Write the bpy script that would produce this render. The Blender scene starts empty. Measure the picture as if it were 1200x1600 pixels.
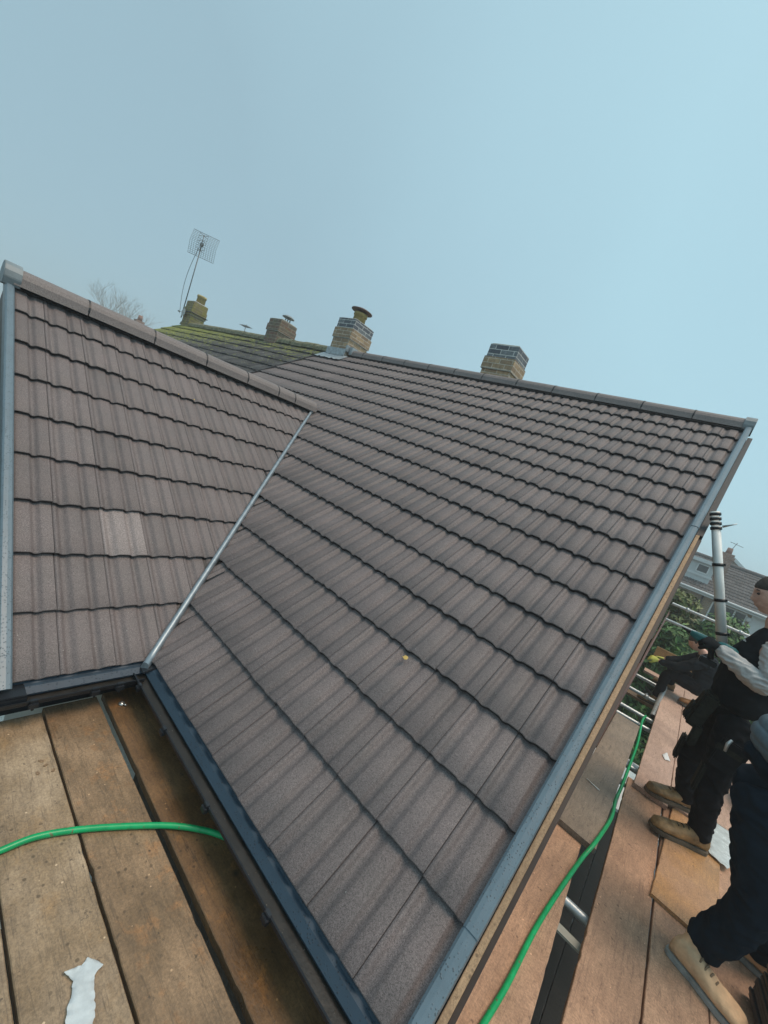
import bpy, bmesh, math, random
from mathutils import Vector, Matrix, noise
random.seed(7)
R_ = math.radians
PI = math.pi
S = bpy.context.scene
COL = S.collection

# ------------------------------------------------------------------ camera
cam_data = bpy.data.cameras.new("camera")
cam = bpy.data.objects.new("camera", cam_data)
COL.objects.link(cam)
CAM = Vector((2.00892, -1.08961, 1.55731))
M3 = Matrix(((0.7152195809966273, 0.6029511108161429, 0.35342737432828847),
             (0.35943220011495497, 0.11636289585611943, -0.9258877739707448),
             (-0.5993908945584103, 0.7892462444849246, -0.13349502270463479)))
right, down, fwd = M3[0], M3[1], M3[2]
cam.matrix_world = Matrix(((right[0], -down[0], -fwd[0], CAM[0]), (right[1], -down[1], -fwd[1], CAM[1]),
                           (right[2], -down[2], -fwd[2], CAM[2]), (0, 0, 0, 1)))
cam_data.sensor_fit = 'VERTICAL'
cam_data.sensor_height = 24.0
cam_data.lens = 24.0 * 621.2845 / 1600.0
cam_data.clip_start = 0.02
cam_data.clip_end = 3000
S.camera = cam

# ------------------------------------------------------------------ sky + sun
SUN_EL, SUN_AZ = 70, 62          # azimuth measured from +Y towards +X
W = bpy.data.worlds.new("World"); S.world = W; W.use_nodes = True
nt = W.node_tree; nt.nodes.clear()
def wn(t, **k):
    n = nt.nodes.new(t)
    for a, b in k.items(): setattr(n, a, b)
    return n
out = wn('ShaderNodeOutputWorld'); bg = wn('ShaderNodeBackground'); bg2 = wn('ShaderNodeBackground'); add = wn('ShaderNodeAddShader')
sky = wn('ShaderNodeTexSky', sky_type='NISHITA', sun_disc=False, sun_elevation=R_(SUN_EL), sun_rotation=R_(SUN_AZ), air_density=1.0, dust_density=4.0)
bg.inputs[1].default_value = 0.012
nt.links.new(sky.outputs[0], bg.inputs[0])
tc = wn('ShaderNodeTexCoord'); sep = wn('ShaderNodeSeparateXYZ'); nt.links.new(tc.outputs['Generated'], sep.inputs[0])
# fog: paler towards +X, darker bluish grey towards the low left
dotn = wn('ShaderNodeVectorMath', operation='DOT_PRODUCT'); dotn.inputs[1].default_value = Vector((0.62, 0.45, 0.64)).normalized()
nt.links.new(tc.outputs['Generated'], dotn.inputs[0])
nz = wn('ShaderNodeTexNoise'); nz.inputs['Scale'].default_value = 1.5; nz.inputs['Detail'].default_value = 3
nt.links.new(tc.outputs['Generated'], nz.inputs['Vector'])
ma = wn('ShaderNodeMath', operation='MULTIPLY_ADD'); ma.inputs[1].default_value = 0.44
nt.links.new(nz.outputs[0], ma.inputs[0]); nt.links.new(dotn.outputs['Value'], ma.inputs[2])
ramp = wn('ShaderNodeValToRGB')
e = ramp.color_ramp.elements
e[0].position = 0.1; e[0].color = (0.225, 0.338, 0.390, 1)
e[1].position = 1.0; e[1].color = (0.285, 0.452, 0.515, 1)
k = e.new(0.5); k.color = (0.270, 0.415, 0.475, 1)
k = e.new(0.8); k.color = (0.292, 0.460, 0.522, 1)
nt.links.new(ma.outputs[0], ramp.inputs[0]); nt.links.new(ramp.outputs[0], bg2.inputs[0])
bg2.inputs[1].default_value = 0.98
nt.links.new(bg.outputs[0], add.inputs[0]); nt.links.new(bg2.outputs[0], add.inputs[1]); nt.links.new(add.outputs[0], out.inputs[0])

sd = bpy.data.lights.new("sun", 'SUN'); sd.energy = 1.5; sd.angle = R_(28); sd.color = (1.0, 0.79, 0.62)
so = bpy.data.objects.new("sun", sd); COL.objects.link(so)
az, el = R_(SUN_AZ), R_(SUN_EL)
sdir = Vector((math.sin(az) * math.cos(el), math.cos(az) * math.cos(el), math.sin(el)))
so.rotation_euler = sdir.to_track_quat('Z', 'Y').to_euler()

S.view_settings.view_transform = 'Standard'; S.view_settings.look = 'None'
S.view_settings.exposure = 0.52; S.view_settings.gamma = 1.0; S.view_settings.use_curve_mapping = False
S.render.engine = 'CYCLES'
S.cycles.max_bounces = 6; S.cycles.volume_bounces = 1
S.render.resolution_x = 768; S.render.resolution_y = 1024

# ------------------------------------------------------------------ helpers
def children(o): return [c for c in bpy.data.objects if c.parent == o]
def props(o, label=None, cat=None, group=None, kind=None):
    if label: o['label'] = label
    if cat: o['category'] = cat
    if group: o['group'] = group
    if kind: o['kind'] = kind
    return o
def empty(name, loc, label, cat, group=None):
    o = bpy.data.objects.new(name, None); COL.objects.link(o); o.location = loc
    o.empty_display_size = .1
    return props(o, label, cat, group)
def parent_keep(o, p):
    if p is not None:
        o.parent = p
        o.matrix_parent_inverse = Matrix.Identity(4)
        root = p; off = Vector((0, 0, 0)); 
        while root is not None:
            off += root.location; root = root.parent
        if not o.get('_rel'):
            o.data.transform(Matrix.Translation(-off))
class MB:
    def __init__(s): s.v = []; s.f = []; s.m = []; s.uv = []; s.sm = []
    def face(s, pts, m=0, uv=None, smooth=False):
        b = len(s.v); s.v += [tuple(p) for p in pts]; s.f.append(tuple(range(b, b + len(pts)))); s.m.append(m); s.uv.append(uv); s.sm.append(smooth)
    def box(s, c, d, m=0, M=None):
        """centre c, full size d, optional 3x3 rotation M; uvs in metres"""
        c = Vector(c); hx, hy, hz = [q / 2 for q in d]
        def P(x, y, z):
            w = Vector((x * hx, y * hy, z * hz)); return c + (M @ w if M is not None else w)
        for ax, sg in ((0, 1), (0, -1), (1, 1), (1, -1), (2, 1), (2, -1)):
            q = [(-1, -1), (1, -1), (1, 1), (-1, 1)]
            if sg < 0: q = q[::-1]
            pts = []; uv = []
            for a, b in q:
                if ax == 0: k_ = (sg, a, b); uv.append((a * hy + c[1], b * hz + c[2]))
                elif ax == 1: k_ = (-a, sg, b); uv.append((-a * hx + c[0], b * hz + c[2]))
                else: k_ = (a, b, sg); uv.append((a * hx + c[0], b * hy + c[1]))
                pts.append(P(*k_))
            s.face(pts, m, uv)
        return s
    def box2(s, a, b, m=0): return s.box([(a[i] + b[i]) / 2 for i in range(3)], [abs(b[i] - a[i]) for i in range(3)], m)
    def tube(s, pts, r, n=10, m=0, cap=True, smooth=True):
        pts = [Vector(p) for p in pts]; rs = r if isinstance(r, (list, tuple)) else [r] * len(pts)
        rings = []; prev = None
        for i, p in enumerate(pts):
            t = (pts[min(i + 1, len(pts) - 1)] - pts[max(i - 1, 0)])
            if t.length < 1e-9: t = Vector((0, 0, 1))
            t.normalize()
            if prev is None:
                a = Vector((0, 0, 1)) if abs(t.z) < .9 else Vector((1, 0, 0)); u = t.cross(a).normalized()
            else: u = (prev - t * prev.dot(t)).normalized()
            prev = u; w = t.cross(u)
            rings.append([p + (u * math.cos(2 * PI * k / n) + w * math.sin(2 * PI * k / n)) * rs[i] for k in range(n)])
        b = len(s.v)
        for rg in rings: s.v += [tuple(q) for q in rg]
        for i in range(len(rings) - 1):
            for k in range(n):
                k2 = (k + 1) % n
                s.f.append((b + i * n + k, b + i * n + k2, b + (i + 1) * n + k2, b + (i + 1) * n + k)); s.m.append(m); s.uv.append(None); s.sm.append(smooth)
        if cap:
            s.f.append(tuple(b + k for k in range(n))[::-1]); s.m.append(m); s.uv.append(None); s.sm.append(False)
            s.f.append(tuple(b + (len(rings) - 1) * n + k for k in range(n))); s.m.append(m); s.uv.append(None); s.sm.append(False)
        return s
    def loft(s, rings, m=0, cap=True, smooth=True, closed=True):
        b = len(s.v); n = len(rings[0])
        for rg in rings: s.v += [tuple(q) for q in rg]
        for i in range(len(rings) - 1):
            for k in range(n if closed else n - 1):
                k2 = (k + 1) % n
                s.f.append((b + i * n + k, b + i * n + k2, b + (i + 1) * n + k2, b + (i + 1) * n + k)); s.m.append(m); s.uv.append(None); s.sm.append(smooth)
        if cap:
            s.f.append(tuple(b + k for k in range(n))[::-1]); s.f.append(tuple(b + (len(rings) - 1) * n + k for k in range(n)))
            s.m += [m, m]; s.uv += [None, None]; s.sm += [False, False]
        return s
    def build(s, name, mats, parent=None, bevel=0, label=None, kind=None):
        me = bpy.data.meshes.new(name); me.from_pydata(s.v, [], s.f)
        if not isinstance(mats, (list, tuple)): mats = [mats]
        for m in mats: me.materials.append(m)
        if any(u is not None for u in s.uv):
            ul = me.uv_layers.new(name='uv')
        else: ul = None
        for i, p in enumerate(me.polygons):
            p.material_index = s.m[i]; p.use_smooth = s.sm[i]
            if ul and s.uv[i]:
                for li, uv in zip(p.loop_indices, s.uv[i]): ul.data[li].uv = uv
        bm = bmesh.new(); bm.from_mesh(me)
        bmesh.ops.remove_doubles(bm, verts=bm.verts, dist=1e-5)
        bmesh.ops.recalc_face_normals(bm, faces=bm.faces)
        if bevel:
            ed = [e_ for e_ in bm.edges if e_.is_manifold and e_.calc_face_angle(0) > .5]
            bmesh.ops.bevel(bm, geom=ed, offset=bevel, segments=2, affect='EDGES', clamp_overlap=True)
        bm.to_mesh(me); bm.free()
        o = bpy.data.objects.new(name, me); COL.objects.link(o)
        parent_keep(o, parent)
        if label: o['label'] = label
        if kind: o['kind'] = kind
        return o
def frame(d):
    """3x3 whose columns are d, side, up"""
    d = Vector(d).normalized(); s_ = Vector((0, 0, 1)).cross(d)
    if s_.length < 1e-6: s_ = Vector((0, 1, 0))
    s_.normalize(); u = d.cross(s_)
    return Matrix((d, s_, u)).transposed()

# ------------------------------------------------------------------ materials
MATS = {}
def mat(name, base, rough=.7, metal=0, var=.15, nscale=8, bump=.0, bscale=60, spec=.5, speck=None, grain=None, coat=0, detail=6, color2=None, obj_var=0):
    if name in MATS: return MATS[name]
    m = bpy.data.materials.new(name); m.use_nodes = True; n = m.node_tree; L = n.links
    bs = n.nodes['Principled BSDF']; bs.inputs['Roughness'].default_value = rough; bs.inputs['Metallic'].default_value = metal
    bs.inputs['Specular IOR Level'].default_value = spec
    if coat: bs.inputs['Coat Weight'].default_value = coat; bs.inputs['Coat Roughness'].default_value = .25
    tcn = n.nodes.new('ShaderNodeTexCoord'); src = tcn.outputs['Object']
    if grain:
        mp = n.nodes.new('ShaderNodeMapping'); mp.inputs['Scale'].default_value = grain; L.new(src, mp.inputs[0]); gsrc = mp.outputs[0]
    else: gsrc = src
    tx = n.nodes.new('ShaderNodeTexNoise'); tx.inputs['Scale'].default_value = nscale; tx.inputs['Detail'].default_value = detail; tx.inputs['Roughness'].default_value = .62
    L.new(gsrc, tx.inputs['Vector'])
    rp = n.nodes.new('ShaderNodeValToRGB'); L.new(tx.outputs[0], rp.inputs[0])
    c2 = color2 or base
    rp.color_ramp.elements[0].position = .3; rp.color_ramp.elements[1].position = .7
    rp.color_ramp.elements[0].color = (*[max(0, c * (1 - var)) for c in c2], 1)
    rp.color_ramp.elements[1].color = (*[c * (1 + var) for c in base], 1)
    col = rp.outputs[0]
    if obj_var:
        oi = n.nodes.new('ShaderNodeObjectInfo'); hs = n.nodes.new('ShaderNodeHueSaturation')
        mr = n.nodes.new('ShaderNodeMapRange'); mr.inputs[3].default_value = 1 - obj_var; mr.inputs[4].default_value = 1 + obj_var
        L.new(oi.outputs['Random'], mr.inputs[0]); L.new(mr.outputs[0], hs.inputs['Value']); L.new(col, hs.inputs['Color']); col = hs.outputs[0]
    if speck:
        vo = n.nodes.new('ShaderNodeTexNoise'); vo.inputs['Scale'].default_value = speck[0]; vo.inputs['Detail'].default_value = 1; L.new(src, vo.inputs['Vector'])
        r2 = n.nodes.new('ShaderNodeValToRGB'); r2.color_ramp.elements[0].position = speck[1]; r2.color_ramp.elements[1].position = min(1, speck[1] + .06)
        L.new(vo.outputs[0], r2.inputs[0]); mx = n.nodes.new('ShaderNodeMix'); mx.data_type = 'RGBA'
        L.new(r2.outputs[0], mx.inputs[0]); L.new(col, mx.inputs[6]); mx.inputs[7].default_value = (*speck[2], 1); col = mx.outputs[2]
    L.new(col, bs.inputs['Base Color'])
    rv = n.nodes.new('ShaderNodeMapRange'); rv.inputs[3].default_value = max(.05, rough - .12); rv.inputs[4].default_value = min(1, rough + .12)
    L.new(tx.outputs[0], rv.inputs[0]); L.new(rv.outputs[0], bs.inputs['Roughness'])
    if bump:
        t2 = n.nodes.new('ShaderNodeTexNoise'); t2.inputs['Scale'].default_value = bscale; t2.inputs['Detail'].default_value = 5; L.new(gsrc, t2.inputs['Vector'])
        b = n.nodes.new('ShaderNodeBump'); b.inputs['Strength'].default_value = bump; b.inputs['Distance'].default_value = .01
        L.new(t2.outputs[0], b.inputs['Height']); L.new(b.outputs[0], bs.inputs['Normal'])
    MATS[name] = m
    return m

class NT:
    """small helper for node graphs"""
    def __init__(s, name):
        s.m = bpy.data.materials.new(name); s.m.use_nodes = True; s.t = s.m.node_tree; s.b = s.t.nodes['Principled BSDF']; MATS[name] = s.m
    def n(s, t, **k):
        x = s.t.nodes.new('ShaderNode' + t)
        for a, b in k.items(): setattr(x, a, b)
        return x
    def l(s, a, b): s.t.links.new(a, b)
    def noise(s, src, scale, detail=4, rough=.6, w=None):
        x = s.n('TexNoise'); x.inputs['Scale'].default_value = scale; x.inputs['Detail'].default_value = detail; x.inputs['Roughness'].default_value = rough
        s.l(src, x.inputs['Vector']); return x.outputs[0]
    def ramp(s, src, stops):
        x = s.n('ValToRGB'); s.l(src, x.inputs[0]); el_ = x.color_ramp.elements
        el_[0].position = stops[0][0]; el_[0].color = (*stops[0][1], 1) if not isinstance(stops[0][1], float) else (stops[0][1],) * 3 + (1,)
        el_[1].position = stops[-1][0]; el_[1].color = (*stops[-1][1], 1) if not isinstance(stops[-1][1], float) else (stops[-1][1],) * 3 + (1,)
        for p_, c_ in stops[1:-1]:
            q = el_.new(p_); q.color = (*c_, 1) if not isinstance(c_, float) else (c_,) * 3 + (1,)
        return x.outputs[0]
    def mix(s, f, a, b, mode='MIX'):
        x = s.n('Mix', data_type='RGBA', blend_type=mode)
        for i, v in ((0, f), (6, a), (7, b)):
            if hasattr(v, 'links') or hasattr(v, 'is_linked'): s.l(v, x.inputs[i])
            elif isinstance(v, (int, float)): x.inputs[i].default_value = v if i == 0 else (v, v, v, 1)
            else: x.inputs[i].default_value = (*v, 1)
        return x.outputs[2]
    def bump(s, h, strength, dist=.01):
        x = s.n('Bump'); x.inputs['Strength'].default_value = strength; x.inputs['Distance'].default_value = dist
        s.l(h, x.inputs['Height']); s.l(x.outputs[0], s.b.inputs['Normal'])

def tile_mat(name, c, c2, spk=.10, moss=False, rough=.62, tint=.16):
    g = NT(name); t = g.n('TexCoord'); ob = t.outputs['Object']; uv = t.outputs['UV']
    fl = g.n('VectorMath', operation='FLOOR'); g.l(uv, fl.inputs[0])
    wnn = g.n('TexWhiteNoise', noise_dimensions='3D'); g.l(fl.outputs[0], wnn.inputs['Vector'])
    patch = g.noise(ob, 5, 5, .65)
    base = g.mix(g.ramp(patch, [(.35, 0.0), (.68, 1.0)]), c, c2)
    # fine granules
    gr = g.noise(ob, 330, 2, .7); gv = g.mix(.4, g.ramp(gr, [(.34, .30), (.5, 1.0), (.66, 2.0)]), g.ramp(g.noise(ob, 140, 3, .7), [(.34, .45), (.5, 1.0), (.66, 1.7)]))
    base = g.mix(1.0, base, gv, 'MULTIPLY')
    tv = g.ramp(wnn.outputs[0], [(0.0, 1 - tint), (1.0, 1 + tint)])
    base = g.mix(1.0, base, tv, 'MULTIPLY')
    # pale dust scuffs: drawn out down the slope, and grit
    mp = g.n('Mapping'); mp.inputs['Scale'].default_value = (1.0, .16, 1); g.l(uv, mp.inputs[0])
    sc = g.noise(mp.outputs[0], 26, 4, .7); scf = g.ramp(sc, [(.62, 0.0), (.80, .45)])
    base = g.mix(scf, base, (c[0] * 2.2, c[1] * 2.25, c[2] * 2.2))
    vo = g.n('TexVoronoi'); vo.inputs['Scale'].default_value = 13; vo.inputs['Randomness'].default_value = 1; g.l(ob, vo.inputs['Vector'])
    gt = g.ramp(vo.outputs['Distance'], [(0.0, 1.0), (.045, .0)])
    base = g.mix(gt, base, (.45, .44, .42))
    if moss:
        gp = g.n('NewGeometry'); sx = g.n('SeparateXYZ'); g.l(gp.outputs['Position'], sx.inputs[0])
        mr = g.n('MapRange'); mr.inputs[1].default_value = 1.9; mr.inputs[2].default_value = 4.3; g.l(sx.outputs[1], mr.inputs[0])
        mr2 = g.n('MapRange'); mr2.inputs[1].default_value = -7.5; mr2.inputs[2].default_value = -12.6; g.l(sx.outputs[0], mr2.inputs[0])
        mm = g.n('Math', operation='MULTIPLY_ADD'); g.l(mr.outputs[0], mm.inputs[0]); mm.inputs[1].default_value = .20
        m3 = g.n('Math', operation='MULTIPLY_ADD'); g.l(mr2.outputs[0], m3.inputs[0]); m3.inputs[1].default_value = .16
        m4 = g.n('Math', operation='POWER'); g.l(mr.outputs[0], m4.inputs[0]); m4.inputs[1].default_value = 2.0
        g.l(m4.outputs[0], mm.inputs[0])
        g.l(g.noise(ob, 9, 6, .75), mm.inputs[2]); g.l(mm.outputs[0], m3.inputs[2])
        mf = g.ramp(m3.outputs[0], [(.66, 0.0), (.75, 1.0)])
        mc = g.ramp(g.noise(ob, 30, 4), [(.3, (.10, .12, .02)), (.7, (.36, .38, .09))])
        base = g.mix(mf, base, mc)
        lic = g.ramp(g.noise(ob, 22, 3, .5), [(.66, 0.0), (.7, 1.0)])
        base = g.mix(lic, base, (.33, .33, .27))
    g.l(base, g.b.inputs['Base Color'])
    g.l(g.ramp(patch, [(.2, rough - .1), (.8, rough + .12)]), g.b.inputs['Roughness'])
    h = g.mix(.5, gr, g.noise(ob, 60, 4)); g.bump(h, .35 if not moss else .8, .004 if not moss else .03)
    return g.m
TILE = tile_mat('roof_tile_concrete', (.130, .110, .107), (.158, .130, .127), tint=.11)
TILE_PALE = tile_mat('roof_tile_pale', (.225, .19, .183), (.26, .222, .214), tint=.02)
TILE_EDGE = mat('roof_tile_edge', (.032, .027, .027), .6, var=.35, nscale=40, bump=.4, bscale=200)  # near black: shade of the gap under each course painted onto tile noses
TILE_OLD = tile_mat('roof_tile_old', (.055, .055, .058), (.10, .10, .10), moss=True, rough=.8, tint=.3)
TILE_FAR = tile_mat('roof_tile_far', (.07, .066, .066), (.10, .094, .092), rough=.8, tint=.25)
RIDGE = tile_mat('ridge_concrete', (.160, .138, .132), (.195, .168, .16), tint=.1)
RIDGE_OLD = mat('ridge_old_mossy', (.20, .19, .12), .85, var=.5, nscale=14, bump=.8, bscale=40, color2=(.10, .11, .05))

def trim_mat(name, c, rough, coat=.3):
    g = NT(name); t = g.n('TexCoord'); ob = t.outputs['Object']
    base = g.mix(g.noise(ob, 9, 4), [x * .75 for x in c], [x * 1.2 for x in c])
    vo = g.n('TexVoronoi'); vo.inputs['Scale'].default_value = 95; g.l(ob, vo.inputs['Vector'])
    msk = g.ramp(g.noise(ob, 14, 3), [(.36, .1), (.52, 1.0)])
    dr = g.ramp(vo.outputs['Distance'], [(.16, 1.0), (.3, 0.0)])
    f = g.mix(1.0, dr, msk, 'MULTIPLY')
    base = g.mix(f, base, [x * .45 for x in c])
    g.l(base, g.b.inputs['Base Color']); g.b.inputs['Roughness'].default_value = rough
    g.b.inputs['Coat Weight'].default_value = coat; g.b.inputs['Coat Roughness'].default_value = .12
    g.bump(f, .5, .002)
    return g.m
TRIM = trim_mat('verge_trim_grey', (.125, .180, .218), .40, .06)
VALLEY = mat('valley_galvanised', (.30, .35, .385), .42, metal=.6, var=.2, nscale=25, bump=.05)
GUT = trim_mat('gutter_black', (.010, .013, .018), .45, .05)
TRAY = trim_mat('eaves_tray_blue', (.018, .042, .068), .55, 0)
SILT = mat('gutter_silt', (.020, .017, .014), .45, var=.35, nscale=14, bump=.15, bscale=60, speck=(160, .76, (.2, .18, .15)))
BLACK = mat('black_rubber', (.008, .008, .009), .45, var=.3)
LEAD = mat('lead_flashing', (.36, .40, .42), .4, metal=.25, var=.3, nscale=18, bump=.3, bscale=30)

def wood_mat(name, c1, c2, c3, scale=1.0, axis=0, wet=.5, dark=(.03, .022, .015), rough=.5):
    """weathered sawn board: grain along local X or Y, stains, orange scuffs, grit"""
    g = NT(name); t = g.n('TexCoord'); ob = t.outputs['Object']
    oi = g.n('ObjectInfo'); ad = g.n('VectorMath', operation='ADD'); mulv = g.n('VectorMath', operation='SCALE')
    g.l(oi.outputs['Location'], mulv.inputs[0]); mulv.inputs['Scale'].default_value = 3.7
    g.l(ob, ad.inputs[0]); g.l(mulv.outputs[0], ad.inputs[1]); src = ad.outputs[0]
    mp = g.n('Mapping'); mp.inputs['Scale'].default_value = (4.5, 20, 20) if axis == 0 else (20, 4.5, 20); g.l(src, mp.inputs[0])
    gr = g.noise(mp.outputs[0], 2.2 * scale, 6, .7)
    big = g.noise(src, 2.6, 5, .6); mid = g.noise(src, 9, 5, .7)
    base = g.mix(g.ramp(big, [(.40, 0.0), (.60, 1.0)]), c1, c2)
    base = g.mix(g.ramp(mid, [(.55, 0.0), (.70, .6)]), base, c3)
    base = g.mix(g.ramp(g.noise(src, 1.4, 4, .6), [(.44, .0), (.62, .45)]), base, [q * .45 for q in c1])
    base = g.mix(g.ramp(gr, [(.36, .32), (.56, 0.0)]), base, dark)
    fine = g.noise(src, 140, 3, .7); base = g.mix(1.0, base, g.ramp(fine, [(.3, .72), (.7, 1.3)]), 'MULTIPLY')
    st = g.noise(src, 30, 4, .75); base = g.mix(g.ramp(st, [(.63, 0.0), (.69, .8)]), base, dark)
    mp2 = g.n('Mapping'); mp2.inputs['Scale'].default_value = (.9, 17, 17) if axis == 0 else (17, .9, 17); g.l(src, mp2.inputs[0])
    ck = g.noise(mp2.outputs[0], 1.3, 3, .6); base = g.mix(g.ramp(ck, [(.490, 0.0), (.5, .5), (.510, 0.0)]), base, dark)
    vk = g.n('TexVoronoi'); vk.inputs['Scale'].default_value = 3.3; g.l(src, vk.inputs['Vector'])
    base = g.mix(g.ramp(vk.outputs['Distance'], [(.02, .85), (.055, 0.0)]), base, dark)
    v2 = g.n('TexVoronoi'); v2.inputs['Scale'].default_value = 24; g.l(src, v2.inputs['Vector'])
    msk = g.ramp(g.noise(src, 3.1, 3), [(.5, 0.0), (.62, 1.0)])
    base = g.mix(g.mix(1.0, g.ramp(v2.outputs['Distance'], [(.10, .8), (.17, 0.0)]), msk, 'MULTIPLY'), base, [min(1, q * .35) for q in c1])
    v3 = g.n('TexVoronoi'); v3.inputs['Scale'].default_value = 17; g.l(src, v3.inputs['Vector'])
    base = g.mix(g.ramp(v3.outputs['Distance'], [(.045, .8), (.07, 0.0)]), base, [min(1, q * 1.7) for q in c2])
    g.l(base, g.b.inputs['Base Color'])
    g.l(g.ramp(big, [(.35, rough - .17 * wet), (.65, rough + .2)]), g.b.inputs['Roughness'])
    h = g.mix(.5, gr, st); g.bump(h, .5, .006)
    return g.m
W_DARK = wood_mat('board_wet_dark', (0.132, 0.070, 0.029), (0.212, 0.117, 0.051), (0.344, 0.152, 0.044), wet=.9, rough=.42)
W_MID = wood_mat('board_weathered', (0.209, 0.130, 0.067), (0.345, 0.224, 0.129), (0.444, 0.202, 0.069), wet=.8, rough=.48, dark=(.06, .042, .025))
W_GAP_SHADE = wood_mat('board_gap_shade', (.030, .024, .018), (.045, .036, .028), (.04, .028, .018))  # colour darkened to stand for deep shade under the platform
W_GREY = wood_mat('board_weathered_pale', (0.278, 0.190, 0.109), (0.418, 0.308, 0.202), (0.329, 0.196, 0.087), wet=.8, rough=.5, dark=(.09, .065, .045))
W_TAN = wood_mat('board_tan', (0.475, 0.282, 0.179), (0.546, 0.335, 0.217), (0.392, 0.219, 0.130), axis=1, wet=.3, rough=.62, dark=(.17, .10, .07))
W_PINK = wood_mat('board_pinkish', (0.506, 0.341, 0.264), (0.572, 0.396, 0.308), (0.418, 0.275, 0.198), axis=1, wet=.3, rough=.62, dark=(.2, .13, .1))
W_ASH = wood_mat('board_ash_grey', (.25, .20, .155), (.31, .255, .20), (.20, .155, .11), axis=1, wet=.5, rough=.6, dark=(.08, .065, .05))
W_PLY = wood_mat('plywood_orange', (0.506, 0.275, 0.110), (0.440, 0.264, 0.154), (0.605, 0.363, 0.176), axis=1, wet=.6, rough=.5, dark=(.22, .12, .06))
W_BARGE = wood_mat('bargeboard_pine', (.42, .28, .165), (.50, .345, .21), (.34, .21, .12), axis=1, wet=.3, rough=.6, dark=(.18, .11, .06))
W_RUST = mat('rusty_brown_tube', (.11, .05, .035), .6, var=.5, nscale=25, bump=.3)
STEEL = mat('galvanised_tube', (.50, .52, .52), .35, metal=.6, var=.2, nscale=20, bump=.1)
WHITEPOLE = mat('white_pole_paint', (.82, .83, .80), .4, var=.08, nscale=10)
RENDER = mat('white_render', (.80, .82, .78), .85, var=.06, nscale=20, bump=.3, bscale=150)
HOSE = mat('green_hose', (.0, .34, .11), .35, var=.22, nscale=22, speck=(55, .68, (.12, .16, .07)))
MORTAR = mat('mortar_flaunching', (.33, .33, .29), .9, var=.3, nscale=30, bump=.6)

def brick_mat(name, a, b, mort, moss=0.0, bw=.215, bh=.075):
    g = NT(name); t = g.n('TexCoord'); uv = t.outputs['UV']; ob = t.outputs['Object']
    br = g.n('TexBrick'); g.l(uv, br.inputs['Vector'])
    br.inputs['Color1'].default_value = (*a, 1); br.inputs['Color2'].default_value = (*b, 1); br.inputs['Mortar'].default_value = (*mort, 1)
    br.inputs['Scale'].default_value = 1; br.inputs['Mortar Size'].default_value = .006; br.inputs['Mortar Smooth'].default_value = .3
    br.inputs['Brick Width'].default_value = bw; br.inputs['Row Height'].default_value = bh; br.offset = .5
    base = g.mix(1.0, br.outputs['Color'], g.ramp(g.noise(ob, 20, 5, .7), [(.3, .65), (.7, 1.35)]), 'MULTIPLY')
    if moss:
        mf = g.ramp(g.noise(ob, 7, 5, .7), [(.62 - moss * .2, 0.0), (.75 - moss * .2, .85)])
        base = g.mix(mf, base, (.26, .23, .045))
    g.l(base, g.b.inputs['Base Color']); g.b.inputs['Roughness'].default_value = .85
    inv = g.n('Math', operation='SUBTRACT'); inv.inputs[0].default_value = 1; g.l(br.outputs['Fac'], inv.inputs[1])
    g.bump(g.mix(.35, inv.outputs[0], g.noise(ob, 90, 4)), .6, .006)
    return g.m
BR_BUFF = brick_mat('brick_buff', (.48, .34, .20), (.26, .18, .115), (.55, .49, .40))
BR_BLUE = brick_mat('brick_blue_engineering', (.10, .11, .13), (.21, .23, .24), (.62, .62, .58), bw=.225)
BR_RED = brick_mat('brick_red_old', (.22, .12, .08), (.17, .14, .10), (.30, .28, .22), moss=.2)
BR_MOSS = brick_mat('brick_mossy', (.27, .20, .10), (.15, .12, .07), (.34, .30, .18), moss=.8)
BR_HOUSE = brick_mat('brick_house_buff', (.36, .25, .15), (.27, .19, .12), (.38, .34, .28))
POT = mat('chimney_pot_clay', (.42, .33, .13), .8, var=.35, nscale=20, bump=.3)
PLASTIC_SHEET = mat('plastic_sheet', (.55, .60, .60), .25, var=.2, nscale=20, bump=.4, bscale=30)

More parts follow.
